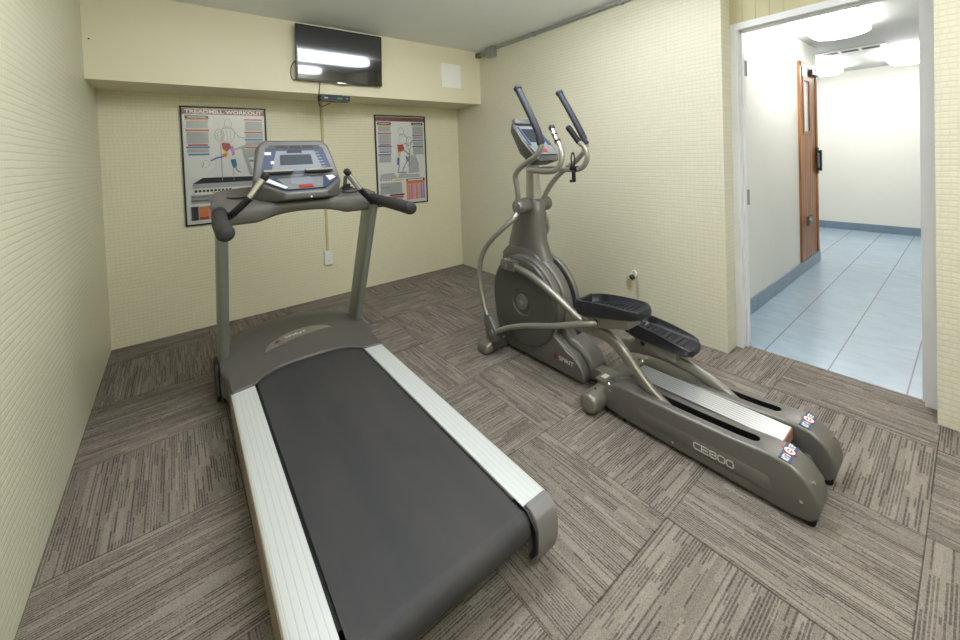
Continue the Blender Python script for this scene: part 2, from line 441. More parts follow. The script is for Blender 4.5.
# ---- setting
struct(MB().bx(-.1, 3.292, YF-.1, .1, -.06, 0, M['carpet']), 'floor')
struct(MB().bx(3.292, FX+.1, -4.6, -1.0, -.06, -.001, M['ctile']), 'floor')
struct(MB().bx(-.1, XT, YF-.1, .1, HZ, HZ+.08, M['ceil']), 'ceiling')
struct(MB().bx(XT, FX+.1, -4.6, -1.0, CZ, CZ+.08, M['corrceil']), 'ceiling')
struct(MB().bx(-.1, W+.3, 0, .1, 0, HZ, M['wall_x']), 'wall_back')
struct(MB().bx(-.1, 0, YF, 0, 0, HZ, M['wall_y']), 'wall_left')
struct(MB().bx(-.1, W+.3, YF-.1, YF, 0, HZ, M['wall_x']), 'wall_front')
b = MB()
b.bx(W, XT, DL, 0, 0, HZ, M['wall_r']); b.bx(W, XT, YF, DR, 0, HZ, M['wall_r'])
struct(b, 'wall_right')
# recessed lintel of grooved boards above the door
b = MB(); yy = DL
while yy > DR:
    y2 = max(yy-.0705, DR); b.bx(REC, XT, y2+.002, yy, 2.068, HZ, M['lintel'], .002); yy -= .0705
b.bx(REC+.006, XT, DR, DL, 2.068, HZ, M['lintel'])
struct(b, 'trim_1')
# soffit box across the back wall
SY, SZ = -.4635, 1.8552
struct(MB().bx(0, W, SY, 0, SZ, HZ, M['soffit']), 'wall_upper')
# door casing: jambs, stops and head
b = MB(); tr = M['trim']
b.bx(REC, XT, DL-.0395, DL, 0, 2.028, tr, .003); b.bx(REC, XT, DR, DR+.046, 0, 2.028, tr, .003)
b.bx(REC, XT, DR, DL, 2.028, 2.068, tr, .003)
b.bx(REC+.045, REC+.075, DL-.052, DL-.0395, 0, 2.028, tr, .002); b.bx(REC+.045, REC+.075, DR+.046, DR+.056, 0, 2.028, tr, .002)
b.bx(REC+.045, REC+.075, DR, DL, 2.016, 2.028, tr, .002)
dr = struct(b, 'door_1')
for z in (.96, 1.80):
    h = MB(); h.bx(XT-.034, XT-.002, DL-.0425, DL-.039, z-.05, z+.05, M['hinge'], .001)
    h.cyl((XT+.002, DL-.044, z-.05), (XT+.002, DL-.044, z+.05), .005, M['hinge'], 10)
    h.build('hinge', None, dr)
# corridor
struct(MB().bx(XT, CX, CW, CW+.12, 0, CZ, M['corr']), 'wall_corridor_left')
struct(MB().bx(FX, FX+.1, -4.6, -1.0, 0, CZ, M['corr']), 'wall_corridor_far')
struct(MB().bx(XT, FX, -4.7, -4.6, 0, CZ, M['corr']), 'wall_corridor_right')
struct(MB().bx(CX-.12, FX, -1.1, -1.0, 0, CZ, M['corr']).bx(CX-.12, CX, CW+.12, -1.1, 0, CZ, M['corr']), 'wall_corridor_back')
b = MB()
b.bx(XT, CX+.012, CW-.012, CW, 0, .115, M['cbase'], .002); b.bx(CX, CX+.012, CW, -1.1, 0, .115, M['cbase'], .002)
struct(b, 'baseboard_corridor_left')
struct(MB().bx(FX-.012, FX, -4.6, -1.1, 0, .108, M['cbase'], .002), 'baseboard_corridor_far')

# wooden door in the corridor wall
b = MB(); wd = M['wood']; x0, x1, z0, z1 = 5.245, 5.90, .125, 2.11; yf = CW
b.bx(x0, x0+.05, yf-.02, yf, z0, z1, wd, .003); b.bx(x1-.045, x1, yf-.02, yf, z0, z1, wd, .003); b.bx(x0, x1, yf-.02, yf, z1-.05, z1, wd, .003)
xw0, xw1, zw0, zw1 = x0+.16, x0+.36, 1.42, 1.93
b.bx(x0+.05, xw0, yf-.01, yf, z0, z1-.05, wd, .001); b.bx(xw1, x1-.045, yf-.01, yf, z0, z1-.05, wd, .001)
b.bx(xw0, xw1, yf-.01, yf, z0, zw0, wd, .001); b.bx(xw0, xw1, yf-.01, yf, zw1, z1-.05, wd, .001)
b.bx(xw0-.03, xw0, yf-.018, yf, zw0-.03, zw1+.03, wd, .002); b.bx(xw1, xw1+.03, yf-.018, yf, zw0-.03, zw1+.03, wd, .002)
b.bx(xw0, xw1, yf-.018, yf, zw0-.03, zw0, wd, .002); b.bx(xw0, xw1, yf-.018, yf, zw1, zw1+.03, wd, .002)
d2 = struct(b, 'door_2')
MB().bx(xw0, xw1, yf-.005, yf-.001, zw0, zw1, M['glass']).build('window_pane', None, d2)
h = MB(); h.bx(x1-.075, x1-.01, yf-.03, yf-.02, .97, 1.25, M['black'], .004); h.bx(x1-.065, x1-.03, yf-.060, yf-.042, 1.0, 1.22, M['black'], .006)
h.bx(x1-.055, x1-.035, yf-.045, yf-.028, 1.01, 1.03, M['black']); h.bx(x1-.055, x1-.035, yf-.045, yf-.028, 1.19, 1.21, M['black'])
k_ = MB(); k_.bx(x1-.33, x1-.05, yf-.05, yf-.02, 2.0, 2.05, M['black'], .004); k_.build('door_closer', None, d2)
h.build('door_handle', None, d2)
h = MB(); h.bx(x0+.22, x0+.40, yf-.03, yf-.01, .46, .55, M['steel'], .004); h.cyl((x0+.27, yf-.04, .505), (x0+.27, yf-.03, .505), .02, M['chrome'], 14)
h.build('door_latch', None, d2)
o = MB().bx(x0+.09, x0+.25, yf-.024, yf-.021, 1.965, 2.075, M['white'], .0008).build('paper_notice')
tag(o, 'small white notice at the top of the brown wooden corridor door', 'notice')

# ------------------------------------------------------------------ camera
f, cx, cy = 391.0861, 480., 164.118
yaw, pit, rol = .66440, -.023248, -.03651
fw = V((math.sin(yaw)*math.cos(pit), math.cos(yaw)*math.cos(pit), math.sin(pit)))
rt = V((math.cos(yaw), -math.sin(yaw), 0)); up = rt.cross(fw)
r2 = rt*math.cos(rol)+up*math.sin(rol); u2 = -rt*math.sin(rol)+up*math.cos(rol)
cam = bpy.data.cameras.new('camera'); co = bpy.data.objects.new('camera', cam); COL.objects.link(co)
R = Matrix((r2, u2, -fw)).transposed().to_4x4(); co.matrix_world = Matrix.Translation((.405287, -3.83182, 1.3)) @ R
cam.sensor_width = 36; cam.sensor_fit = 'HORIZONTAL'; cam.lens = f/960*36; cam.shift_x = 0; cam.shift_y = -(320-cy)/960
cam.clip_start = .02; S.camera = co

# ------------------------------------------------------------------ lamps
def wrap_lamp(cx_, cy_, zc, L, Wd, m, label, group, dp=.075):
    root = empty('ceiling_lamp', (cx_, cy_, zc), label, 'lamp', group)
    b = MB(); b.bx(cx_-L/2+.03, cx_+L/2-.03, cy_-Wd*.36, cy_+Wd*.36, zc-.02, zc-.0005, M['fixture'], .004)
    wpart(b, 'housing', None, root)
    loops = []
    def ring(inset, z):
        P = []; hx, hy = L/2-inset, Wd/2-inset; r = min(.16, hy*.95)
        for cxs, cys, a0 in ((1, 1, 0), (-1, 1, 90), (-1, -1, 180), (1, -1, 270)):
            for k in range(7):
                a = math.radians(a0+k*15); P.append((cx_+cxs*(hx-r)+r*math.cos(a), cy_+cys*(hy-r)+r*math.sin(a), z))
        return P
    for ins, z in ((.02, -.012), (.004, -.02), (.0, -.05), (.0, -.02-dp*.65), (.012, -.02-dp*.82), (.045, -.02-dp*.95), (.09, -.02-dp)): loops.append(ring(ins, zc+z))
    d = MB(); d.loft(loops, m); wpart(d, 'diffuser', None, root)
    return root
wrap_lamp(1.58, -2.42, HZ, 1.95, .40, M['lamp'], 'long white wraparound ceiling lamp nearest the television', 'room lamps', .095)
wrap_lamp(1.52, -4.35, HZ, 1.95, .40, M['lamp'], 'long white wraparound ceiling lamp farther from the television', 'room lamps', .095)
wrap_lamp(4.66, -3.08, CZ, 1.25, .38, M['lampc'], 'largest glowing corridor ceiling lamp nearest the doorway', 'corridor lamps')
wrap_lamp(7.22, -3.34, CZ, 1.1, .40, M['lampc'], 'glowing corridor ceiling lamp at the right, by the door frame', 'corridor lamps')
wrap_lamp(7.15, -2.52, CZ, 1.25, .36, M['lampc'], 'glowing corridor ceiling lamp above the wooden door top corner', 'corridor lamps')

# ------------------------------------------------------------------ treadmill (local frame: x across, y to the front, root slightly turned)
TR = empty('treadmill', (.955, -1.6, 0), 'large grey treadmill with dark running belt and silver side rails', 'treadmill')
TR.rotation_euler = (0, 0, -.013)
def tp(mb, name, m, parent=None, ang=40):
    bmesh.ops.translate(mb.bm, verts=mb.bm.verts, vec=V((0, 1.6, 0)))   # geometry written with world y, local x
    return mb.build(name, m, parent or TR, None, ang)
# belt: loop round the deck
b = MB(); prof = []
yr, zr, rr = -2.945, .152, .044
prof += [(-1.42, zr+rr)]
for k in range(13): a = math.radians(90+k*15); prof.append((yr+rr*math.cos(a), zr+rr*math.sin(a)))
prof += [(-1.42, zr-rr)]
inner = [(y if k in (0, len(prof)-1) else yr+(y-yr)*.94, zr+(z-zr)*.94) for k, (y, z) in enumerate(prof)]
full = prof+inner[::-1]
n = len(full)
A = [b.bm.verts.new((-.267, p[0], p[1])) for p in full]; B = [b.bm.verts.new((.267, p[0], p[1])) for p in full]
for i in range(n): b.bm.faces.new((A[i], B[i], B[(i+1) % n], A[(i+1) % n]))
b.mats = [M['belt']]
tp(b, 'running_belt', None)
b = MB(); b.bx(-.2785, .2785, -2.9, -1.45, .125, .190, M['black'], .003); tp(b, 'deck', None)
b = MB(); b.cyl((-.30, yr, zr), (.30, yr, zr), .038, M['black'], 24); tp(b, 'rear_roller', None)
for s in (-1, 1):
    b = MB()
    prof = [(s*.279, .200), (s*.372, .2015), (s*.380, .195), (s*.381, .10), (s*.365, .085), (s*.300, .085), (s*.30, .12), (s*.279, .15)]
    b.prism(prof, 'y', -2.945, -1.585, M['rail'], .0015, 1)
    rl = tp(b, 'side_rail', None, ang=25)
    b = MB(); b.bx(s*.3805, s*.3835, -2.94, -1.60, .087, .193, M['tan'], .001); tp(b, 'edge_strip', None, rl)
    # rear end cap
    b = MB(); yz = [(-2.944, .2025), (-2.972, .201), (-2.995, .184), (-3.005, .150), (-3.003, .10), (-2.990, .055), (-2.975, .032), (-2.96, .032), (-2.95, .06), (-2.944, .085)]
    b.prism(yz, 'x', s*.287, s*.376, M['capgrey'], .006, 2)
    b.cyl((s*.376, -2.975, .1), (s*.3775, -2.975, .1), .007, M['black'], 10)
    c = tp(b, 'end_cap', None)
    b = MB(); yz2 = [(-2.90, .197), (-2.965, .197), (-3.0, .16), (-3.003, .09), (-2.975, .05), (-2.965, .06), (-2.985, .1), (-2.98, .15), (-2.955, .18), (-2.90, .185)]
    b.prism(yz2, 'x', s*.2785, s*.2865, M['black'], .001, 1); tp(b, 'inner_guard', None)
# frame below
b = MB()
for s in (-1, 1):
    b.bx(s*.30, s*.35, -2.75, -.95, .04, .085, M['black'], .004)
    b.cyl((s*.30, -1.05, .035), (s*.345, -1.05, .035), .034, M['black'], 20)
    b.cyl((s*.325, -2.72, 0), (s*.325, -2.72, .045), .02, M['black'], 16)
for y in (-1.2, -2.2, -2.7): b.bx(-.31, .31, y-.02, y+.02, .05, .085, M['black'], .003)
tp(b, 'frame', None)
# motor hood
def hz(x, t):  # height
    return .206+.034*math.sin(min(1, t*1.25)*PI/2)*(1-.25*(abs(x)/.4)**4)-.05*max(0, t-.8)**1*2
def yrear(x): return -1.50-.115*min(1, abs(x)/.277)**3.2-(.02*max(0, (abs(x)-.277)/.1) if abs(x) > .277 else 0)
def yfront(x): return -.81-.22*(abs(x)/.38)**2.6
b = MB(); NS, NT = 32, 16; grid = []
def hoodpt(s_, t):
    w = .376+.024*math.sin(min(1, max(0, (t-.26)/.2))*PI/2)-.03*max(0, t-.5)*2
    x = s_*w; y = yrear(x)*(1-t)+yfront(x)*t
    return V((x, y, hz(x, t)))
for j in range(NT+1):
    grid.append([b.bm.verts.new(hoodpt(-1+2*i/NS, j/NT)) for i in range(NS+1)])
for j in range(NT):
    for i in range(NS): b.bm.faces.new((grid[j][i], grid[j][i+1], grid[j+1][i+1], grid[j+1][i]))
# rounded skirt
loop = [grid[0][i] for i in range(NS+1)]+[grid[j][NS] for j in range(1, NT+1)]+[grid[NT][i] for i in range(NS-1, -1, -1)]+[grid[j][0] for j in range(NT-1, 0, -1)]
rear_n = NS+1
cen = V((0, -1.2, 0)); prev = loop; lv = [(.006, -.006), (.008, -.02)]
for k, (o_, dz) in enumerate(lv+[(.008, None)]):
    cur = []
    for idx, v in enumerate(loop):
        d = v.co-cen; d.z = 0; d.normalize()
        if idx < rear_n: d = V((0, -1, 0))*.5
        isrear = idx < rear_n and abs(v.co.x) < .37
        z = v.co.z+(dz if dz is not None else 0)
        if dz is None: z = .199 if isrear else .10
        if isrear: z = max(z, .199)
        cur.append(b.bm.verts.new(V((v.co.x+d.x*o_, v.co.y+d.y*o_, z))))
    L_ = len(loop)
    for i in range(L_): b.bm.faces.new((prev[i], prev[(i+1) % L_], cur[(i+1) % L_], cur[i]))
    prev = cur
b.mats = [M['hood']]
hood = tp(b, 'motor_hood', None, ang=50)
# rear lip moulding on the hood
b = MB(); pth = []
for i in range(NS+1):
    p = hoodpt(-1+2*i/NS, 0); pth.append((p.x*.97, p.y+.004, p.z+.001))
b.tube(pth, .0045, M['body'], 8, smooth=False); b.bm.transform(Matrix.Identity(4))
bmesh.ops.translate(b.bm, verts=b.bm.verts, vec=V((0, 1.6, 0))); b.build('hood_lip', None, hood)
# crescent plate
def onhood(x, y, dz=.004):
    t = (y-yrear(x))/(yfront(x)-yrear(x)); return V((x, y, hz(x, t)+dz))
b = MB(); K = 20; lo = []; hi = []
for k in range(K+1):
    q = k/K; x = -.195+.395*q; a = math.sin(q*PI)
    yb = -1.352+.085*q+.040*a; yt = -1.342+.075*q+.145*a**.55
    lo.append((x, yb)); hi.append((x, yt))
for k in range(K):
    for (A_, B_) in ((0, 1),):
        p = [onhood(*lo[k], .010), onhood(*lo[k+1], .010), onhood(*hi[k+1], .004), onhood(*hi[k], .004)]
        b.quad(p)
    b.quad([onhood(*lo[k], .0), onhood(*lo[k+1], .0), onhood(*lo[k+1], .010), onhood(*lo[k], .010)])
    b.quad([onhood(*hi[k], .0), onhood(*hi[k+1], .0), onhood(*hi[k+1], .004), onhood(*hi[k], .004)])
bmesh.ops.remove_doubles(b.bm, verts=b.bm.verts, dist=1e-5)
b.mats = [M['body2']]
bmesh.ops.translate(b.bm, verts=b.bm.verts, vec=V((0, 1.6, 0))); pl = b.build('name_plate', None, hood)
b = MB()
add_text(b, 'SPIRIT', onhood(-.07, -1.254, .0125), (1, .16, 0), (-.1, 1, .0), .13, .028, M['white'], .02)
bmesh.ops.translate(b.bm, verts=b.bm.verts, vec=V((0, 1.6, 0))); b.build('lettering', None, pl)
b = MB(); c0 = onhood(-.115, -1.266, .0125)
b.loft([[c0+V((.013*math.cos(a*PI/8), .016*math.sin(a*PI/8), z)) for a in range(16)] for z in (0, .002)], M['emblem'])
bmesh.ops.translate(b.bm, verts=b.bm.verts, vec=V((0, 1.6, 0))); b.build('emblem', None, pl)
# uprights
for s in (-1, 1):
    b = MB(); loops = []
    for z, yc in ((.035, -1.155), (.24, -1.19), (.98, -1.52), (1.03, -1.545)):
        L_ = []
        for k in range(20):
            a = 2*PI*k/20; ca, sa = math.cos(a), math.sin(a)
            L_.append((s*.378+.027*math.copysign(abs(ca)**.45, ca), yc+.082*math.copysign(abs(sa)**.6, sa), z))
        loops.append(L_)
    b.loft(loops, M['post']); tp(b, 'upright', None, ang=50)
    b = MB()  # foot bracket with bolt
    b.prism([(-1.02, .02), (-1.30, .02), (-1.33, .06), (-1.28, .14), (-1.24, .20), (-1.12, .20), (-1.04, .10)], 'x', s*.404, s*.424, M['black'], .004)
    b.cyl((s*.424, -1.18, .09), (s*.430, -1.18, .09), .014, M['steel'], 12)
    tp(b, 'foot_bracket', None)
# cross bar / console mast tray
def sec(x):
    a = abs(x)
    yb = -1.575-.012*(a/.4)             # towards the user
    fr = [( .0, -1.24), (.25, -1.24), (.33, -1.32), (.385, -1.42), (.415, -1.52)]
    for (a0, f0), (a1, f1) in zip(fr, fr[1:]):
        if a <= a1: yf_ = f0+(f1-f0)*(a-a0)/(a1-a0); break
    else: yf_ = -1.52
    zb = 1.034-.036*min(1, a/.22)**2.6; zt = 1.088+.004*math.cos(a*5)
    zf = zt+(.075 if x < 0 else .032); 
    if a > .39: k = (a-.39)/.027; zt -= .02*k; zf -= .02*k; zb += .01*k; yb += .02*k
    return [(x, yb+.012, zb), (x, yb, zb+.012), (x, yb, zt-.012), (x, yb+.012, zt), (x, (yb+yf_)/2, (zt+zf)/2-.004), (x, yf_-.015, zf), (x, yf_, zf-.012), (x, yf_, zb+.03), (x, yf_-.015, zb+.02)]
b = MB(); b.loft([sec(-.417+.834*k/36) for k in range(37)], M['hoodbar']); bar = tp(b, 'console_crossbar', None, ang=50)
# cup recess + pink label on each tray wing
for s, lab in ((-1, True), (1, False)):
    b = MB(); ctr = V((s*.300, -1.43, 1.1045+(.022 if s < 0 else 0)))
    b.loft([[ctr+V((r*math.cos(k*PI/12), r*.8*math.sin(k*PI/12), z)) for k in range(24)] for r, z in ((.048, 0), (.046, .006), (.040, .005), (.037, -.004))], M['hood'], cap=True)
    tp(b, 'cup_holder', None, bar)
    if lab:
        b = MB(); b.quad([(-.345, -1.345, 1.1103), (-.265, -1.325, 1.1115), (-.262, -1.295, 1.1130), (-.342, -1.312, 1.1118)], M['pinklabel'])
        b.box((-.303, -1.318, 1.113), (.075, .028, .002), M['pinklabel']); tp(b, 'warning_label', None, bar)
# foam grips
for s in (-1, 1):
    b = MB(); b.tube([(s*.385, -1.585, 1.062-.008*(s < 0)), (s*.397, -1.80, 1.052-.008*(s < 0)), (s*.397, -2.035, 1.042-.010*(s < 0))], [.030, .032, .033], M['foam'], 20, 5, round_end=True)
    b.cyl((s*.384, -1.555, 1.062), (s*.385, -1.60, 1.062), .033, M['black'], 20, .003)
    tp(b, 'handle_grip', None, ang=60)
# pulse handles
for s in (-1, 1):
    b = MB()
    b.tube([(s*.378, -1.59, 1.035), (s*.340, -1.655, 1.062), (s*.268, -1.685, 1.135)], .017, M['black'], 14, 5)
    h = tp(b, 'pulse_handle', None)
    b = MB(); b.tube([(s*.268, -1.685, 1.135), (s*.232, -1.689, 1.187), (s*.205, -1.690, 1.225)], .0165, M['chrome'], 16, 4)

    tp(b, 'pulse_sensor', None, h)
    b = MB(); b.tube([(s*.268, -1.6865, 1.1335), (s*.232, -1.681, 1.186), (s*.204, -1.682, 1.2255)], .0152, M['black'], 14, 4)
    b.tube([(s*.206, -1.690, 1.2235), (s*.196, -1.690, 1.238)], .018, M['black'], 14, smooth=False, round_end=True); tp(b, 'end_plug', None, h)
# console
b = MB()
b.hull([(s*x, y, z) for s in (-1, 1) for x, y, z in ((.150, -1.390, 1.423), (.185, -1.402, 1.395), (.222, -1.475, 1.228), (.222, -1.478, 1.12), (.150, -1.33, 1.420), (.190, -1.325, 1.38), (.222, -1.33, 1.10))], M['console'], .012, 3)
con = tp(b, 'console', None, ang=50)
b = MB()
b.hull([(s*x, y, z) for s in (-1, 1) for x, y, z in ((.224, -1.462, 1.222), (.214, -1.53, 1.195), (.105, -1.652, 1.140), (.104, -1.645, 1.105), (.205, -1.50, 1.085), (.222, -1.42, 1.09))], M['console'], .010, 3)
tp(b, 'keypad_housing', None, con, ang=50)
b = MB(); b.bx(-.12, .12, -1.48, -1.30, 1.07, 1.13, M['hood'], .01); tp(b, 'console_neck', None, con); b = MB(); b.cyl((.02, -1.642, 1.114), (.02, -1.652, 1.113), .005, M['white'], 10); tp(b, 'safety_socket', None, con)
# decals on the slanted face: face from F0 (bottom) to F1 (top)
F0, F1 = V((0, -1.4755, 1.228)), V((0, -1.4025, 1.395))
fu = (F1-F0); FL = fu.length; fu.normalize(); fn = V((0, -fu.z, fu.y))
def fp(x, v, d=.002): p = F0+fu*(v*FL)+fn*d; return V((x, p.y, p.z))
def fpoly(b, pts, m, d=.002, th=.0015):
    b.loft([[fp(x, v, q) for x, v in pts] for q in (d-th, d)], m)
b = MB()
fpoly(b, [(-.190, .02), (.190, .02), (.150, .92), (-.150, .92)], M['panel_blue'], .0015)
fpoly(b, [(-.135, .12), (.135, .12), (.10, .80), (-.10, .80)], M['panel_grey'], .003)
fpoly(b, [(-.145, .86), (.145, .86), (.13, 1.0), (-.13, 1.0)], M['dgrey'], .003)
for k in range(3): fpoly(b, [(-.10+.07*k, .89), (-.04+.07*k, .89), (-.042+.07*k, .97), (-.098+.07*k, .97)], M['kblack'], .004)
for v, x in ((.72, -.150), (.72, -.135), (.42, -.125)): fpoly(b, [(x-.008, v-.045), (x+.008, v-.045), (x+.008, v+.045), (x-.008, v+.045)], M['white'], .004)
for k in range(6): fpoly(b, [(.098-.003*k+.02, .22+.1*k), (.155-.006*k, .22+.1*k), (.155-.006*k, .25+.1*k), (.098-.003*k+.02, .25+.1*k)], M['panel_grey'], .0035)
tp(b, 'display_panel', None, con)
b = MB(); fpoly(b, [(-.088, .33), (.083, .33), (.078, .66), (-.083, .66)], M['screen'], .006, .003); fpoly(b, [(-.045, .73), (.032, .73), (.032, .83), (-.045, .83)], M['screen'], .006, .003)
tp(b, 'screen', None, con)
for s in (-1, 1):
    b = MB(); b.box((s*.105, -1.492, 1.247), (.145, .032, .014), M['black'], .004); b.box((s*.105, -1.507, 1.256), (.145, .006, .010), M['silver'], .002)
    tp(b, 'reading_ledge', None, con)
# keypad: slanted plane from (y -1.50,z 1.206) to (y -1.64, z 1.144)
K0, K1 = V((0, -1.642, 1.1465)), V((0, -1.5, 1.2115)); ku = (K1-K0); KL = ku.length; ku.normalize(); kn = V((0, -ku.z, ku.y))
def kp(x, v, d): p = K0+ku*(v*KL)+kn*d; return V((x, p.y, p.z))
def kpoly(b, pts, m, d=.003): b.loft([[kp(x, v, q) for x, v in pts] for q in (d-.003, d)], m)
b = MB()
kpoly(b, [(-.10, .06), (.10, .06), (.195, .78), (.19, .98), (-.19, .98), (-.195, .78)], M['panel_blue'], .0065)
kpoly(b, [(-.085, .10), (.085, .10), (.12, .9), (-.12, .9)], M['mgrey'], .008)
kpoly(b, [(-.06, .40), (.05, .40), (.05, .92), (-.055, .92)], M['panel_grey'], .0095)
kpoly(b, [(-.185, .80), (-.155, .90), (-.085, .22), (-.10, .14)], M['white'], .0095)
kpoly(b, [(.14, .55), (.185, .80), (.175, .95), (.135, .95)], M['white'], .0095)
for x in (-.075, .075): kpoly(b, [(x-.012, .2), (x+.012, .2), (x+.012, .32), (x-.012, .32)], M['panel_grey'], .0095)
kpad = tp(b, 'keypad', None, con)
b = MB(); kpoly(b, [(-.032, .12), (.038, .12), (.038, .30), (-.032, .30)], M['red'], .0125); tp(b, 'stop_button', None, kpad)

# ------------------------------------------------------------------ safety key and cord lying on the tray (thing of its own)
kx = lambda x, y: .955+x+.013*(y+1.6)
b = MB()
q = random.Random(2); pts = []
for k in range(9): pts.append((1.235+.035*math.cos(k*1.9)+.004*k, -1.40+.035*math.sin(k*1.9), 1.125+.008*q.random()))
b.tube(pts, .003, M['black'], 8, 5); b.box((1.262, -1.37, 1.135), (.035, .02, .03), M['black'], .004)
o = b.build('safety_cord', None, None, (1.24, -1.40, 1.12)); tag(o, 'small tangle of black cord on the treadmill tray beside the console', 'cord')
b = MB(); b.box((1.262, -1.335, 1.155), (.022, .006, .085), M['dgrey'], .002, Euler((0, .12, 0))); b.box((1.258, -1.337, 1.118), (.035, .02, .012), M['black'], .002)
o = b.build('card_holder', None, None, (1.26, -1.335, 1.11)); tag(o, 'small dark upright clip standing on the treadmill tray by the right hand grip', 'clip')

# ------------------------------------------------------------------ elliptical
EX = 2.22
EL = empty('elliptical_trainer', (EX, -2.4, 0), 'grey elliptical trainer with swing arms and black foot pedals by the right wall', 'exercise machine')
def ep(mb, name, m=None, parent=None, ang=40): return wpart(mb, name, m, parent or EL, ang)
CY, CZc = -2.045, .362
def arc(cy_, cz, r, a0, a1, n): return [(cy_+r*math.cos(math.radians(a0+(a1-a0)*k/n)), cz+r*math.sin(math.radians(a0+(a1-a0)*k/n))) for k in range(n+1)]
# main (centre) housing: circle + nose + base
def houseprof(r, ny): return arc(CY, CZc, r, 0, 180, 24)+[(-2.345, .25), (-2.37, .205), (-2.43+ny, .192), (-2.485+ny, .155), (-2.515+ny, .095), (-2.515+ny, .03), (-1.88, .03), (-1.80, .07), (-1.752, .18)]
b = MB(); b.prism(houseprof(.298, 0), 'x', EX-.05, EX+.028, M['body'], .018, 3)
b.prism(houseprof(.290, .02), 'x', EX+.02, EX+.06, M['darkslot'], .002, 1)
b.prism(houseprof(.302, 0), 'x', EX+.055, EX+.085, M['body'], .012, 3)
b.hull([(EX+x, y, z) for x in (-.045, .080) for y, z in ((-2.30, .03), (-2.30, .235), (-2.36, .208), (-2.44, .194), (-2.495, .150), (-2.522, .095), (-2.518, .03))], M['body'], .016, 3)
# shoulder block under the neck
b.hull([(EX+s*x, y, z) for s in (-1, 1) for x, y, z in ((.075, -1.81, .56), (.072, -1.82, .64), (.064, -1.865, .688), (.058, -2.07, .698), (.058, -2.14, .65), (.065, -2.18, .60))], M['body'], .022, 4)
house = ep(b, 'drive_housing', ang=50)
for s in (-1, 1):
    # outer side cover with low nose
    b = MB(); c = arc(CY+.005, CZc, .292, -10, 205, 28)
    cov = c+[(-2.315, .215), (-2.37, .185), (-2.44, .160), (-2.482, .115), (-2.503, .07), (-2.498, .028), (-1.90, .028), (-1.81, .08), (-1.765, .20)]
    b.prism(cov, 'x', EX+s*.050, EX+s*.104, M['body'], .010, 3)
    cv = ep(b, 'side_cover', None, house, 50)
    if s < 0:
        xs = EX-.1055; b = MB()
        add_text(b, 'SPIRIT', (xs, -2.325, .098), (0, -1, -.02), (0, 0, 1), .105, .024, M['paper'], .02)
        ep(b, 'lettering', None, cv)
        b = MB(); b.loft([[(x, -2.298+.013*math.cos(k*PI/9), .110+.016*math.sin(k*PI/9)) for k in range(18)] for x in (xs, xs-.001)], M['emblem'])
        ep(b, 'emblem', None, cv)
    b = MB(); b.tube([(EX+s*.101, -2.285, .225), (EX+s*.104, -2.33, .200), (EX+s*.105, -2.38, .165), (EX+s*.104, -2.43, .145), (EX+s*.103, -2.475, .105), (EX+s*.100, -2.497, .055)], .006, M['body2'], 8); ep(b, 'moulding', None, cv)
    # crank disc with recessed centre
    b = MB(); ds = []
    for r, x in ((.272, .098), (.274, .112), (.268, .119), (.262, .120), (.085, .1225), (.078, .116), (.05, .114), (.03, .114)):
        ds.append([(EX+s*x, CY+r*math.cos(2*PI*k/48), CZc+r*math.sin(2*PI*k/48)) for k in range(48)])
    b.loft(ds, M['disc'], cap=True); dsk = ep(b, 'crank_disc', None, house, 35)
    b = MB(); b.loft([[(EX+s*x, CY+r*math.cos(2*PI*k/24), CZc+r*math.sin(2*PI*k/24)) for k in range(24)] for r, x in ((.050, .112), (.048, .124), (.036, .127), (.02, .127))], M['body2'], cap=True)
    b.cyl((EX+s*.126, CY, CZc), (EX+s*.131, CY, CZc), .015, M['silver'], 6)
    ep(b, 'hub', None, dsk)
# neck and mast
b = MB(); lo = []
for z, y0, y1, hw in ((.60, -1.82, -2.20, .062), (.70, -1.84, -2.16, .060), (.74, -1.855, -2.145, .058), (.83, -1.885, -2.14, .055), (.92, -1.935, -2.14, .050), (.99, -1.965, -2.13, .048), (1.01, -1.985, -2.11, .042)):
    L_ = []
    for k in range(24):
        a = 2*PI*k/24; ca, sa = math.cos(a), math.sin(a)
        L_.append((EX+hw*math.copysign(abs(ca)**.6, ca), (y0+y1)/2+(y0-y1)/2*math.copysign(abs(sa)**.6, sa), z))
    lo.append(L_)
b.loft(lo, M['body']); neck = ep(b, 'neck', ang=55)
b = MB(); lo = []
for z, yc, hw, hd in ((.98, -2.060, .036, .050), (1.10, -2.060, .031, .042), (1.22, -2.060, .030, .040), (1.30, -2.06, .030, .040)):
    lo.append([(EX+hw*math.copysign(abs(math.cos(2*PI*k/20))**.5, math.cos(2*PI*k/20)), yc+hd*math.copysign(abs(math.sin(2*PI*k/20))**.5, math.sin(2*PI*k/20)), z) for k in range(20)])
b.loft(lo, M['silver']); mast = ep(b, 'mast', ang=50)
b = MB(); b.cyl((EX-.135, CY, .965), (EX+.145, CY, .965), .048, M['body'], 28, .008); 
for s in (-1, 1): b.cyl((EX+s*.133+.005, CY, .965), (EX+s*.148+.005, CY, .965), (.044, .036), M['body2'], 28, .003)
ep(b, 'pivot_tube', ang=50)
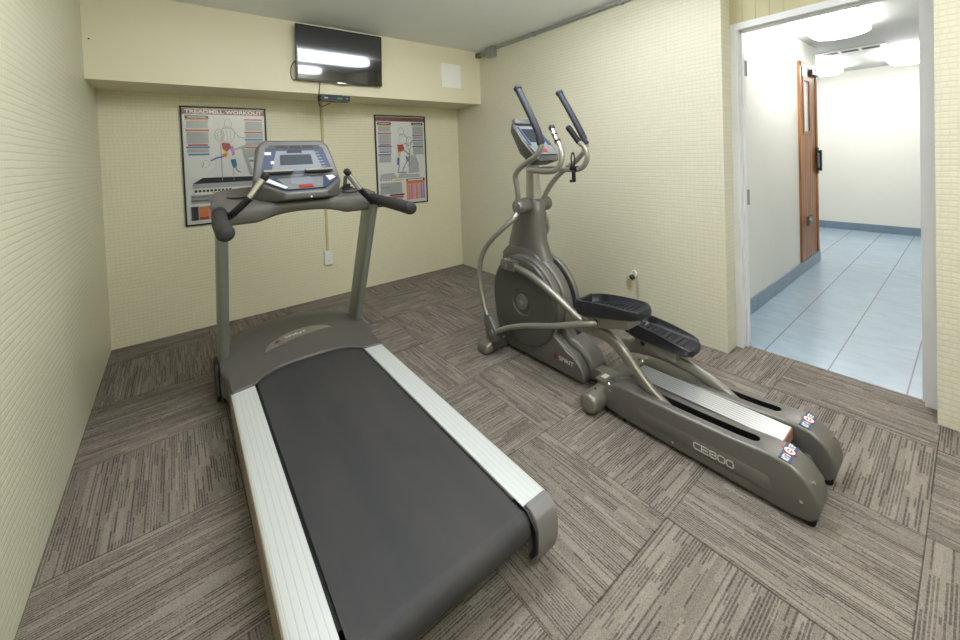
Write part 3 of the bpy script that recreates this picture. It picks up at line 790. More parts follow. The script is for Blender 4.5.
# fixed handlebar
b = MB()
for s in (-1, 1):
    b.tube([(EX, -2.085, 1.195), (EX+s*.07, -2.10, 1.195), (EX+s*.105, -2.16, 1.195), (EX+s*.112, -2.28, 1.188), (EX+s*.116, -2.355, 1.20), (EX+s*.115, -2.398, 1.25), (EX+s*.108, -2.392, 1.315), (EX+s*.092, -2.352, 1.365)], .0155, M['silver'], 14, 5)
hb = ep(b, 'fixed_handlebar', ang=60)
for s in (-1, 1):
    b = MB(); b.tube([(EX+s*.092, -2.352, 1.365), (EX+s*.078, -2.305, 1.437)], .0175, M['chrome'] if s < 0 else M['black'], 16, smooth=False)
    b.cyl((EX+s*.0865, -2.332, 1.397), (EX+s*.0855, -2.329, 1.402), .0185, M['black'], 16)
    b.tube([(EX+s*.079, -2.308, 1.432), (EX+s*.076, -2.300, 1.445)], .0185, M['black'], 16, smooth=False, round_end=True)
    b.tube([(EX+s*.095, -2.360, 1.355), (EX+s*.092, -2.352, 1.367)], .0185, M['black'], 16, smooth=False)
    o = ep(b, 'pulse_sensor', None, hb, 60)
    if s < 0: o['label'] = 'chrome pulse sensor with black ends'
# console
b = MB()
b.hull([(EX+s*x, y, z) for s in (-1, 1) for x, y, z in ((.088, -1.985, 1.505), (.108, -2.005, 1.470), (.125, -2.10, 1.38), (.115, -2.185, 1.285), (.085, -2.212, 1.250), (.085, -1.965, 1.490), (.105, -1.975, 1.44), (.10, -2.05, 1.30), (.07, -2.12, 1.22))], M['disc'], .012, 3)
con = ep(b, 'console', ang=50)
E0, E1 = V((0, -2.190, 1.285)), V((0, -1.997, 1.487)); eu = (E1-E0); EL_ = eu.length; eu.normalize(); en = V((0, -eu.z, eu.y))
def epoly(b, pts, m, d=.004, off=.010):
    b.loft([[V((EX+x, (E0+eu*(v*EL_)).y+en.y*q, (E0+eu*(v*EL_)).z+en.z*q)) for x, v in pts] for q in (off+d-.004, off+d)], m)
b = MB(); epoly(b, [(-.09, .02), (.09, .02), (.108, .5), (.09, .95), (-.09, .95), (-.108, .5)], M['panel_grey'], .004, .0)
epoly(b, [(-.098, .30), (-.075, .30), (-.072, .9), (-.088, .9)], M['panel_blue'], .006, .0); epoly(b, [(.098, .30), (.075, .30), (.072, .9), (.088, .9)], M['panel_blue'], .006, .0)
epoly(b, [(-.07, .06), (.07, .06), (.07, .28), (-.07, .28)], M['mgrey'], .006, .0); epoly(b, [(-.02, .08), (.02, .08), (.02, .18), (-.02, .18)], M['red'], .0075, .0)
ep(b, 'display_panel', None, con)
b = MB(); epoly(b, [(-.065, .40), (.065, .40), (.065, .82), (-.065, .82)], M['screen'], .008, .0); ep(b, 'screen', None, con)
b = MB(); b.hull([(EX+s*x, y, z) for s in (-1, 1) for x, y, z in ((.080, -1.990, 1.530), (.095, -2.025, 1.492), (.080, -1.965, 1.518), (.09, -1.975, 1.475))], M['console'], .008, 2); ep(b, 'console_cap', None, con)
# swing arms (upper), lower swing arms, links, pedal arms
for s, hy in ((-1, -.02), (1, .02)):
    b = MB()
    b.tube(([(EX-.128, -2.045, .975), (EX-.138, -2.062, 1.04), (EX-.155, -2.070, 1.11), (EX-.172, -2.080, 1.165), (EX-.180, -2.13, 1.212), (EX-.188, -2.22, 1.255), (EX-.194, -2.295, 1.292), (EX-.195, -2.322, 1.340), (EX-.194, -2.315, 1.375)] if s < 0 else
            [(EX+.135, -2.015, .975), (EX+.155, -2.030, 1.03), (EX+.175, -2.082, 1.11), (EX+.190, -2.155, 1.178), (EX+.197, -2.24, 1.232), (EX+.199, -2.315, 1.30), (EX+.197, -2.333, 1.35), (EX+.194, -2.325, 1.375)]), .0165, M['silver'], 16, 5)
    arm = ep(b, 'swing_arm', ang=60)
    b = MB(); b.tube([(EX+s*.195, -2.331+.012*(s < 0), 1.352), (EX+s*.193, -2.30, 1.42), (EX+s*.190, -2.22, 1.56), (EX+s*.188, -2.145, 1.682)], .0205, M['grip'], 18, 5, round_end=True)
    b.cyl((EX+s*.188, -2.148, 1.677), (EX+s*.1875, -2.138, 1.695), .0245, M['grip'], 18, .004)
    ep(b, 'hand_grip', None, arm, 60)
    b = MB(); b.tube(([(EX-.105, -2.03, .945), (EX-.160, -2.045, .902), (EX-.200, -1.985, .835), (EX-.216, -1.905, .768), (EX-.222, -1.825, .690), (EX-.224, -1.770, .595), (EX-.224, -1.754, .50)] if s < 0 else [(EX+.09, -2.04, .945), (EX+.105, -2.06, .89), (EX+.125, -2.055, .80), (EX+.165, -1.98, .73), (EX+.205, -1.87, .68), (EX+.222, -1.79, .60), (EX+.224, -1.762, .50)])+[(EX+s*.222, -1.765, .39), (EX+s*.220, -1.80, .27), (EX+s*.220, -1.845, .19)], .0165, M['silver'], 16, 5)
    low = ep(b, 'lower_arm', None, arm, 60)
    b = MB(); b.hull([(EX+s*x, y, z) for x in (.190, .244) for y, z in ((-1.800, .245), (-1.860, .250), (-1.925, .165), (-1.925, .095), (-1.865, .082), (-1.825, .115))], M['body'], .008, 2)
    b.cyl((EX+s*.240, -1.88, .145), (EX+s*.250, -1.88, .145), .024, M['body2'], 18, .003)
    ep(b, 'joint', None, low)
    # link rod to pedal
    dz = 0 if s < 0 else -.10; dy = 0 if s < 0 else -.06
    b = MB(); b.tube([(EX+s*.222, -1.90, .155), (EX+s*.222, -2.03, .225+dz*.2), (EX+s*.222, -2.20, .292+dz*.5), (EX+s*.220, -2.40, .355+dz*.85), (EX+s*.212, -2.56, .415+dz), (EX+s*.195, -2.635+dy, .437+dz), (EX+s*.15, -2.65+dy, .437+dz)], .0155, M['silver'], 16, 5)
    ep(b, 'link_rod', ang=60)
    # crank arm (flattened tube from the disc to the pedal arm)
    b = MB()
    if s < 0: pth = [(EX-.145, -1.950, .592), (EX-.147, -2.083, .580), (EX-.147, -2.232, .539), (EX-.146, -2.388, .469), (EX-.145, -2.515, .405), (EX-.138, -2.60, .375)]
    else: pth = [(EX+.145, -1.90, .22), (EX+.147, -2.04, .235), (EX+.147, -2.22, .235), (EX+.146, -2.42, .225), (EX+.145, -2.56, .215), (EX+.138, -2.70, .21)]
    b.tube(pth, [.020, .021, .020, .020], M['body2'], 16, 6)
    cr = ep(b, 'crank_arm', ang=60)
    p0 = V(pth[0]); b = MB(); b.cyl(p0+V((-s*.03, .01, 0)), p0+V((s*.026, .01, 0)), .036, M['body2'], 20, .006); b.box(p0+V((0, -.035, -.002)), (.050, .095, .060), M['body'], .012); ep(b, 'crank_joint', None, cr)
    # pedal support arm reaching down into the track
    xa = EX+s*.128
    if s < 0: path = [(-2.48, .372), (-2.59, .372), (-2.68, .362), (-2.75, .322), (-2.817, .255), (-2.89, .192), (-2.99, .135)]
    else: path = [(-2.60, .210), (-2.70, .232), (-2.817, .240), (-2.935, .229), (-3.03, .207), (-3.10, .180), (-3.19, .135)]
    b = MB(); P = catmull([V((0, y, z)) for y, z in path], 5); loops = []
    for i, p in enumerate(P):
        t = (P[min(i+1, len(P)-1)]-P[max(i-1, 0)]).normalized(); nrm = V((0, -t.z, t.y)); k = i/(len(P)-1)
        hh = .036-.018*k; hw = .024-.007*k
        loops.append([V((xa, p.y, p.z))+V((hw*math.copysign(abs(math.cos(2*PI*j/16))**.6, math.cos(2*PI*j/16)), 0, 0))+nrm*(hh*math.copysign(abs(math.sin(2*PI*j/16))**.6, math.sin(2*PI*j/16))) for j in range(16)])
    b.loft(loops, M['body2']); sup = ep(b, 'pedal_arm', ang=50)
    b = MB(); e = P[-1]; b.cyl((xa-.014, e.y, e.z-.005), (xa+.014, e.y, e.z-.005), .028, M['black'], 20, .003); ep(b, 'roller', None, sup)
    # pedal and its bracket
    if s < 0: py0, pz0, py1, pz1 = -2.545, .485, -2.880, .545; pc = EX-.135
    else: py0, pz0, py1, pz1 = -2.655, .345, -2.985, .320; pc = EX+.130
    pu = V((0, py1-py0, pz1-pz0)); PL = pu.length; pu.normalize(); pn = V((0, -pu.z, pu.y)); pn = pn if pn.z > 0 else -pn
    def pp(x, t, h): return V((pc+x, py0, pz0))+pu*(t*PL)+pn*h
    # build the tray: cross-sections along the length, sides higher at the front
    b = MB(); loops = []; NN = 16
    for k in range(NN+1):
        t = k/NN; e = min(1, math.sin(min(1, t*6)*PI/2)*.35+.65) if t < .17 else (1-.35*max(0, (t-.85)/.15)**2)
        hw = .080*e; wall = .052-.028*t+.010*math.sin(t*PI); th = .016
        if t > .93: wall = max(.014, wall*(1-(t-.93)*5))
        o1 = [(-hw+.012, -.030+.012*t), (-hw-.004, -.018+.014*t), (-hw-.005, wall), (-hw+.006, wall+.002), (-hw+.014, th+.004), (-hw+.022, th), (hw-.022, th), (hw-.014, th+.004), (hw-.006, wall+.002), (hw+.005, wall), (hw+.004, -.018+.014*t), (hw-.012, -.030+.012*t)]
        loops.append([pp(x, t, h-.006) for x, h in o1])
    b.loft(loops, M['pedal'])
    # toe rim
    b.hull([pp(x, t, h) for x in (-.066, .066) for t, h in ((.0, -.03), (.0, .05), (-.035, -.02), (-.04, .035), (.035, .048), (.035, -.03))], M['pedal'], .010, 3)
    ped = ep(b, 'foot_pedal', None, sup, 50)
    b = MB()
    for k in range(9): b.box(pp(0, .16+.085*k, .0115), (.095, .007, .004), M['black'], 0, Euler((math.atan2(pu.z, -pu.y)*-1, 0, 0)))
    ep(b, 'tread_ribs', None, ped)
    b = MB()
    b.hull([pp(x, t, h) for x in (-.055, .055) for t, h in ((.14, -.030), (.80, -.026), (.80, -.072), (.22, -.088), (.14, -.075))], M['body2'], .003, 2)
    b.cyl(pp(-.057, .28, -.055), pp(.057, .28, -.055), .012, M['black'], 16)
    ep(b, 'pedal_bracket', None, ped)
# frame: front stabiliser, centre neck, rear stabiliser
b = MB(); b.bx(EX-.225, EX+.225, -1.865, -1.775, .018, .075, M['body'], .012, 3); fs = ep(b, 'front_stabilizer', ang=50)
for s in (-1, 1):
    b = MB(); b.hull([(EX+s*x, y, z) for x, y, z in ((.222, -1.765, .01), (.222, -1.875, .01), (.222, -1.765, .085), (.222, -1.875, .085), (.285, -1.775, .01), (.285, -1.865, .01), (.275, -1.78, .055), (.275, -1.86, .055))], M['body2'], .010, 3)
    b.cyl((EX+s*.25, -1.82, 0), (EX+s*.25, -1.82, .015), .022, M['black'], 16); ep(b, 'end_cap', None, fs, 50)
b = MB(); b.bx(EX-.035, EX+.035, -2.80, -2.48, .05, .095, M['body2'], .004)
b.bx(EX-.13, EX+.13, -2.66, -2.60, .04, .09, M['body'], .006); fr = ep(b, 'centre_frame')
b = MB(); b.bx(EX-.105, EX-.025, -2.63, -2.57, .09, .098, M['body2'], .002); b.box((EX-.055, -2.60, .0995), (.04, .028, .002), M['white'], .0005); ep(b, 'latch_plate', None, fr)
b = MB(); pts = []
for k in range(70): a = k*.9; pts.append((EX-.055+.012*math.cos(a), -2.665-k*.0011, .105+.012*math.sin(a)))
b.tube(pts, .002, M['steel'], 6, smooth=False); b.tube([(EX-.055, -2.64, .105), (EX-.055, -2.76, .105)], .004, M['steel'], 8, smooth=False); ep(b, 'spring', None, fr)
b = MB()
b.cyl((EX-.19, -2.65, .068), (EX+.19, -2.65, .068), .035, M['body'], 20); rs = ep(b, 'middle_stabilizer', ang=50)
for s in (-1, 1):
    b = MB(); lo = []
    for x, k in ((.150, 1.), (.236, 1.), (.258, .97), (.270, .88), (.275, .66)):
        lo.append([(EX+s*x, -2.645+.050*k*math.cos(2*PI*j/24), .063+.050*k*math.sin(2*PI*j/24)) for j in range(24)])
    b.loft(lo, M['body2']); b.cyl((EX+s*.205, -2.645, .111), (EX+s*.205, -2.645, .115), .006, M['black'], 10)
    b.cyl((EX+s*.22, -2.65, 0), (EX+s*.22, -2.65, .024), .010, M['black'], 14)
    ep(b, 'end_cap', None, rs, 50)
# track housings with open slots (boolean cut, applied)
def cut(ob, boxes):
    dg = bpy.context.evaluated_depsgraph_get
    cs = []
    for bmb in boxes:
        c = bmb.build('cutter'); c.parent = ob.parent; cs.append(c)
        md = ob.modifiers.new('b', 'BOOLEAN'); md.operation = 'DIFFERENCE'; md.object = c; md.solver = 'EXACT'; md.material_mode = 'TRANSFER'
    bpy.context.view_layer.update(); d = dg(); me = bpy.data.meshes.new_from_object(ob.evaluated_get(d)); ob.modifiers.clear(); old = ob.data; ob.data = me; bpy.data.meshes.remove(old)
    for c in cs: bpy.data.objects.remove(c)
for s in (-1, 1):
    xi, xo = EX+s*.066, EX+s*.188
    prof = [(-2.695, .03), (-2.675, .055), (-2.672, .09), (-2.682, .125), (-2.71, .153), (-2.76, .172), (-2.90, .178), (-3.10, .182), (-3.25, .188), (-3.34, .196), (-3.39, .197), (-3.43, .189), (-3.468, .166), (-3.493, .132), (-3.503, .09), (-3.500, .05), (-3.48, .025), (-3.43, .014), (-3.30, .014), (-2.80, .02)]
    b = MB(); b.prism(prof, 'x', xi, xo, M['body'], .013, 3)
    hs = ep(b, 'track_housing', None, None, 50)
    xs0, xs1 = sorted((EX+s*.108, EX+s*.150))
    cb = MB(); P2 = []
    for (yy, a0) in ((-2.90 if s < 0 else -3.05, 0), (-3.300, 180)):
        for k in range(9): a = math.radians(a0+k*22.5); P2.append((( xs0+xs1)/2+.021*math.cos(a), yy+.021*math.sin(a)))
    off = V((0, 0, 0))
    cb.prism(P2, 'z', .06, .30, M['darkslot'])
    bmesh.ops.translate(cb.bm, verts=cb.bm.verts, vec=-EL.location)
    cut(hs, [cb])
    for p in hs.data.polygons: p.use_smooth = p.material_index == 0
    hs.data.set_sharp_from_angle(angle=math.radians(40))
    print('CUT', len(hs.data.polygons), [m.name for m in hs.data.materials])
    b = MB(); b.bx(xi+s*.02, xo-s*.02, -3.33, -2.82, .055, .066, M['darkslot']); ep(b, 'track_bed', None, hs)
    # side recess line, screws
    for y, z in ((-2.720, .130), (-2.695, .085), (-3.455, .085), (-3.02, .045)):
        b = MB(); b.cyl((xo, y, z), (xo+s*.003, y, z), .006, M['chrome'], 10); ep(b, 'screw', None, hs)
    b = MB(); b.cyl(((xi+xo)/2+s*.035, -3.478, .150), ((xi+xo)/2+s*.035, -3.486, .155), .006, M['chrome'], 10)
    ep(b, 'screw', None, hs)
    b = MB(); b.cyl((xo-s*.03, -2.694, .137), (xo-s*.03, -2.688, .142), .006, M['chrome'], 10); ep(b, 'screw', None, hs)
    b = MB(); b.hull([(xo+s*x, y, z) for x, y, z in ((0, -2.86, .115), (.0035, -2.88, .108), (0, -2.86, .055), (.0035, -2.88, .062), (0, -3.36, .115), (.0035, -3.34, .108), (0, -3.38, .055), (.0035, -3.35, .062))], M['body'], .001)
    ep(b, 'side_panel', None, hs)
    b = MB(); b.cyl((xi+s*.02, -3.47, .02), (xo-s*.02, -3.47, .02), .02, M['black'], 16); ep(b, 'rubber_foot', None, hs); b = MB(); b.cyl((xi+s*.03, -2.78, .012), (xo-s*.02, -2.78, .012), .012, M['black'], 14); ep(b, 'rubber_foot', None, hs)
    # sticker band wrapping the top: NOT A (symbol) STEP
    b = MB(); q_ = .0
    b.box((0, 0, 0), (.106, .036, .0015), M['navy'])
    b.box((.008, 0, .0012), (.034, .034, .0012), M['red'], 0, Euler((0, 0, PI/4)))
    b.cyl((.008, 0, .0015), (.008, 0, .0030), .0155, M['white'], 20)
    b.cyl((.008, 0, .0028), (.008, 0, .0035), .0085, M['red'], 20)
    b.bx(.002, .014, -.0020, .0025, .0030, .0042, M['white'])
    add_text(b, 'NOT A', (-.051, -.010, .0012), (1, 0, 0), (0, 1, 0), .036, .021, M['white'], .03)
    add_text(b, 'STEP', (.030, -.009, .0012), (1, 0, 0), (0, 1, 0), .021, .019, M['white'], .03)
    b.bm.transform(Matrix.Translation((EX+s*.127, -3.408, .1958)) @ Matrix.Rotation(.197, 4, 'X'))
    st = ep(b, 'step_sticker', None, hs); st['label'] = 'navy warning sticker with red and white symbol'
    if s < 0:
        b = MB(); xs = xo-.0045
        # CE800 drawn with wide square-cornered strokes: letters C E 8 0 0
        def ribbon(pts, w=.0046, closed=False):
            P = pts+[pts[0]] if closed else pts
            for (a0, c0), (a1, c1) in zip(P, P[1:]):
                d = V((0, a1-a0, c1-c0)); L_ = d.length; d.normalize(); nn = V((0, -d.z, d.y))*w/2
                p, q = V((xs, a0, c0))-d*w*.4, V((xs, a1, c1))+d*w*.4
                b.loft([[p+nn+V((k, 0, 0)), q+nn+V((k, 0, 0)), q-nn+V((k, 0, 0)), p-nn+V((k, 0, 0))] for k in (0, -.001)], M['paper'])
        y0 = -3.108; gw, gh = .024, .024; zb = .074; gap = .030
        def L2(i, u, v): return (y0-i*gap-u*gw, zb+v*gh)
        ribbon([L2(0, 1, 1), L2(0, .2, 1), L2(0, 0, .8), L2(0, 0, .2), L2(0, .2, 0), L2(0, 1, 0)])
        ribbon([L2(1, 1, 1), L2(1, 0, 1), L2(1, 0, 0), L2(1, 1, 0)]); ribbon([L2(1, 0, .5), L2(1, .9, .5)])
        ribbon([L2(2, .15, 1), L2(2, .85, 1), L2(2, 1, .8), L2(2, .9, .5), L2(2, 1, .2), L2(2, .85, 0), L2(2, .15, 0), L2(2, 0, .2), L2(2, .1, .5), L2(2, 0, .8)], closed=True); ribbon([L2(2, .1, .5), L2(2, .9, .5)])
        for i in (3, 4): ribbon([L2(i, .2, 1), L2(i, .8, 1), L2(i, 1, .75), L2(i, 1, .25), L2(i, .8, 0), L2(i, .2, 0), L2(i, 0, .25), L2(i, 0, .75)], closed=True)
        ep(b, 'model_lettering', None, hs)
# centre aluminium track
b = MB(); b.bx(EX-.062, EX+.062, -3.370, -2.755, .135, .181, M['track'], .002)
bmesh.ops.translate(b.bm, verts=b.bm.verts, vec=-EL.location); trk = b.build('centre_track', None, EL)
b = MB(); b.bx(EX-.060, EX+.060, -3.374, -3.370, .137, .179, M['brown'], .001); ep(b, 'track_end', None, trk)
b = MB(); b.bx(EX-.03, EX+.03, -3.385, -2.75, .06, .135, M['body'], .004); b.cyl((EX-.07, -3.42, .085), (EX+.07, -3.42, .085), .016, M['steel'], 16); b.cyl((EX-.03, -3.42, .085), (EX+.03, -3.42, .085), .026, M['black'], 20); b.bx(EX-.02, EX+.02, -3.43, -3.36, .07, .10, M['body'], .003); ep(b, 'rear_axle', None, trk)
# black hanging clip on the fixed handlebar (own thing)
b = MB(); cxp, cyp, czp = EX+.114, -2.30, 1.195
b.tube([(cxp-.018, cyp, czp+.015), (cxp-.022, cyp, czp+.07), (cxp-.005, cyp, czp+.10), (cxp+.008, cyp, czp+.07), (cxp+.004, cyp, czp+.02), (cxp-.006, cyp, czp-.03)], .0045, M['black'], 8)
b.cyl((cxp, cyp-.03, czp-.001), (cxp, cyp+.02, czp-.001), .0185, M['black'], 14)
b.bx(cxp-.012, cxp+.006, cyp-.008, cyp+.008, czp-.075, czp-.01, M['black'], .003); b.bx(cxp-.034, cxp+.004, cyp-.008, cyp+.008, czp-.082, czp-.066, M['black'], .003)
o = b.build('hanging_clip', None, None, (cxp, cyp, czp)); tag(o, 'black looped clip hanging on the far handlebar of the elliptical trainer', 'clip')

# ------------------------------------------------------------------ television
tl = math.radians(3.7); tcx, tcz, tyy = 1.558, 2.166, -.528; tw, thh = .714, .437
TV = empty('television', (tcx, tyy, tcz), 'black flat screen television mounted on the upper wall strip', 'television'); TV.rotation_euler = (tl, 0, 0)
b = MB(); b.bx(-tw/2, tw/2, 0, .028, -thh/2, thh/2, M['tvframe'], .004); b.bx(-.22, .22, .024, .045, -.15, .12, M['tvframe'], .006); b.build('casing', None, TV)
b = MB(); b.bx(-tw/2+.010, tw/2-.010, -.0015, .002, -thh/2+.016, thh/2-.010, M['tvscreen']); b.build('screen', None, TV)
b = MB(); b.hull([(x, y, z) for x, z in ((-.045, -thh/2+.004), (.045, -thh/2+.004), (.032, -thh/2-.010), (-.032, -thh/2-.010)) for y in (-.003, .01)], M['chrome'], .001); b.build('badge', None, TV)
b = MB(); b.bx(-.10, .10, .040, .066, -.08, .08, M['black'], .003); b.build('wall_mount', None, TV)
# cables
b = MB(); b.tube([(1.235, -.50, 2.10), (1.20, -.485, 2.10), (1.175, -.47, 2.06), (1.168, -.468, 2.0), (1.18, -.468, 1.955), (1.205, -.475, 1.955), (1.26, -.492, 1.975)], .0035, M['black'], 8)
o = b.build('cable', None, None, (1.2, -.47, 2.0)); tag(o, 'thin black cable looping out at the left edge of the television', 'cable')
b = MB(); b.tube([(1.385, -.505, 1.975), (1.385, -.472, 1.93), (1.378, -.468, 1.86), (1.372, -.47, 1.80), (1.375, -.47, 1.765), (1.39, -.466, 1.752), (1.42, -.462, 1.760), (1.47, -.455, 1.785)], .0035, M['black'], 8)
o = b.build('cable', None, None, (1.38, -.47, 1.85)); tag(o, 'thin black cable hanging from the television down to the small black media box', 'cable')
root = empty('media_box', (1.505, -.43, 1.81), 'small black media box with green digits fixed under the television ledge', 'media box')
b = MB(); b.bx(1.385, 1.63, -.485, -.40, 1.800, 1.846, M['black'], .012, 3); b.bx(1.44, 1.57, -.46, -.41, 1.844, 1.8551, M['black'], .002); wpart(b, 'case', None, root)
b = MB(); b.bx(1.40, 1.615, -.4868, -.484, 1.808, 1.838, M['screen'], .001); wpart(b, 'front_panel', None, root)
b = MB(); add_text(b, '8:08', (1.522, -.4875, 1.816), (1, 0, 0), (0, 0, 1), .04, .015, M['lcdgreen'], .01); wpart(b, 'digits', None, root)
for x in (1.42, 1.435, 1.600): b = MB(); b.cyl((x, -.491, 1.823), (x, -.486, 1.823), .005, M['silver'], 12); wpart(b, 'button', None, root)
# raceway and outlet
b = MB(); b.bx(1.515, 1.535, -.011, -.0003, .447, SZ-.0005, M['cover'], .003)
o = b.build('cable_raceway', None, None, (1.525, 0, .447)); tag(o, 'slim cream cable raceway running down the back wall to the outlet', 'raceway')
root = empty('wall_outlet', (1.525, 0, .378), 'white double power outlet on the back wall below the raceway', 'outlet')
b = MB(); b.bx(1.487, 1.563, -.030, -.0003, .317, .443, M['white'], .004); wpart(b, 'plate', None, root)
b = MB()
for z in (.35, .41):
    b = MB(); b.cyl((1.525, -.0285, z), (1.525, -.033, z), .017, M['offwhite'], 20)
    for x in (1.5185, 1.5315): b.bx(x-.0012, x+.0012, -.0335, -.032, z-.005, z+.006, M['kblack'])
    wpart(b, 'socket', None, root)
# blank access panel on the soffit
root = empty('access_panel', (2.705, SY, 2.125), 'square white blank panel on the upper wall right of the television', 'panel')
b = MB(); b.bx(2.582, 2.822, SY-.010, SY-.0003, 2.002, 2.250, M['offwhite'], .003); b.bx(2.594, 2.810, SY-.013, SY-.009, 2.014, 2.238, M['offwhite'], .002); wpart(b, 'plate', None, root)
for x in (2.602, 2.802): b = MB(); b.cyl((x, SY-.013, 2.126), (x, SY-.0145, 2.126), .004, M['offwhite'], 8); wpart(b, 'screw', None, root)
# conduit along the ceiling
root = empty('conduit', (W, -1.5, 2.39), 'grey metal conduit with square junction box along the right wall top', 'conduit')
b = MB(); b.tube([(W-.015, -.76, 2.396), (W-.015, YF, 2.396)], .0135, M['zinc'], 12, smooth=False)
for y in (-1.3, -2.2, -3.1): b.bx(W-.032, W, y-.012, y+.012, 2.379, 2.413, M['zinc'], .002)
wpart(b, 'pipe', None, root)
b = MB(); b.bx(W-.055, W, -.755, -.640, 2.315, 2.4185, M['zinc'], .004); b.bx(W-.058, W-.054, -.752, -.643, 2.318, 2.416, M['zinc'], .001); wpart(b, 'junction_box', None, root)
b = MB(); b.tube([(W-.03, -.645, 2.365), (W-.03, -.50, 2.375)], .012, M['zinc'], 12, smooth=False); b.bx(W-.055, W-.012, -.505, SY, 2.35, 2.4, M['steel'], .004); wpart(b, 'connector', None, root)
# broken pipe stub on the right wall
root = empty('pipe_stub', (W, -2.225, .36), 'small broken white and dark pipe stub on the right wall above the pedals', 'pipe')
b = MB(); b.loft([[(x, -2.235+r*math.cos(k*PI/8), .368+r*1.1*math.sin(k*PI/8)) for k in range(16)] for r, x in ((.024, W-.0003), (.023, W-.012), (.017, W-.013), (.015, W-.006))], M['white']); wpart(b, 'collar', None, root)
b = MB(); b.cyl((W-.004, -2.228, .350), (W-.026, -2.222, .340), .019, M['dgrey'], 14, .003); b.cyl((W-.026, -2.222, .340), (W-.0265, -2.2218, .3398), .010, M['kblack'], 12); wpart(b, 'stub', None, root)
# tiny nail on the soffit corner
b = MB(); b.cyl((.03, SY+.0, 2.10), (.03, SY-.012, 2.10), .004, M['kblack'], 8); o = b.build('nail', None, None, (.03, SY, 2.1)); tag(o, 'tiny dark nail in the upper wall strip at the left corner', 'nail')
# corridor ceiling vent and sprinkler
vx, vy = 6.45, -2.93
root = empty('ceiling_vent', (vx, vy, CZ), 'slotted air vent in the corridor ceiling between the lamps', 'vent')
b = MB(); b.bx(vx-.12, vx+.12, vy-.30, vy+.30, CZ-.012, CZ-.0003, M['fixture'], .003); wpart(b, 'frame', None, root)
for k in range(3):
    b = MB(); y = vy-.18+.17*k; b.bx(vx-.06, vx+.06, y-.07, y+.07, CZ-.0145, CZ-.0115, M['kblack']); wpart(b, 'slot', None, root)
sx, sy = 4.50, -3.275
root = empty('fire_sprinkler', (sx, sy, CZ), 'small metal fire sprinkler head in the corridor ceiling', 'sprinkler')
b = MB(); b.cyl((sx, sy, CZ-.0003), (sx, sy, CZ-.006), .035, M['chrome'], 20); wpart(b, 'escutcheon', None, root)
b = MB(); b.cyl((sx, sy, CZ-.006), (sx, sy, CZ-.03), .010, M['steel'], 12); b.tube([(sx-.012, sy, CZ-.028), (sx-.014, sy, CZ-.045), (sx, sy, CZ-.06)], .003, M['steel'], 6); b.tube([(sx+.012, sy, CZ-.028), (sx+.014, sy, CZ-.045), (sx, sy, CZ-.06)], .003, M['steel'], 6)
b.cyl((sx, sy, CZ-.058), (sx, sy, CZ-.061), .018, M['brown'], 14); wpart(b, 'head', None, root)

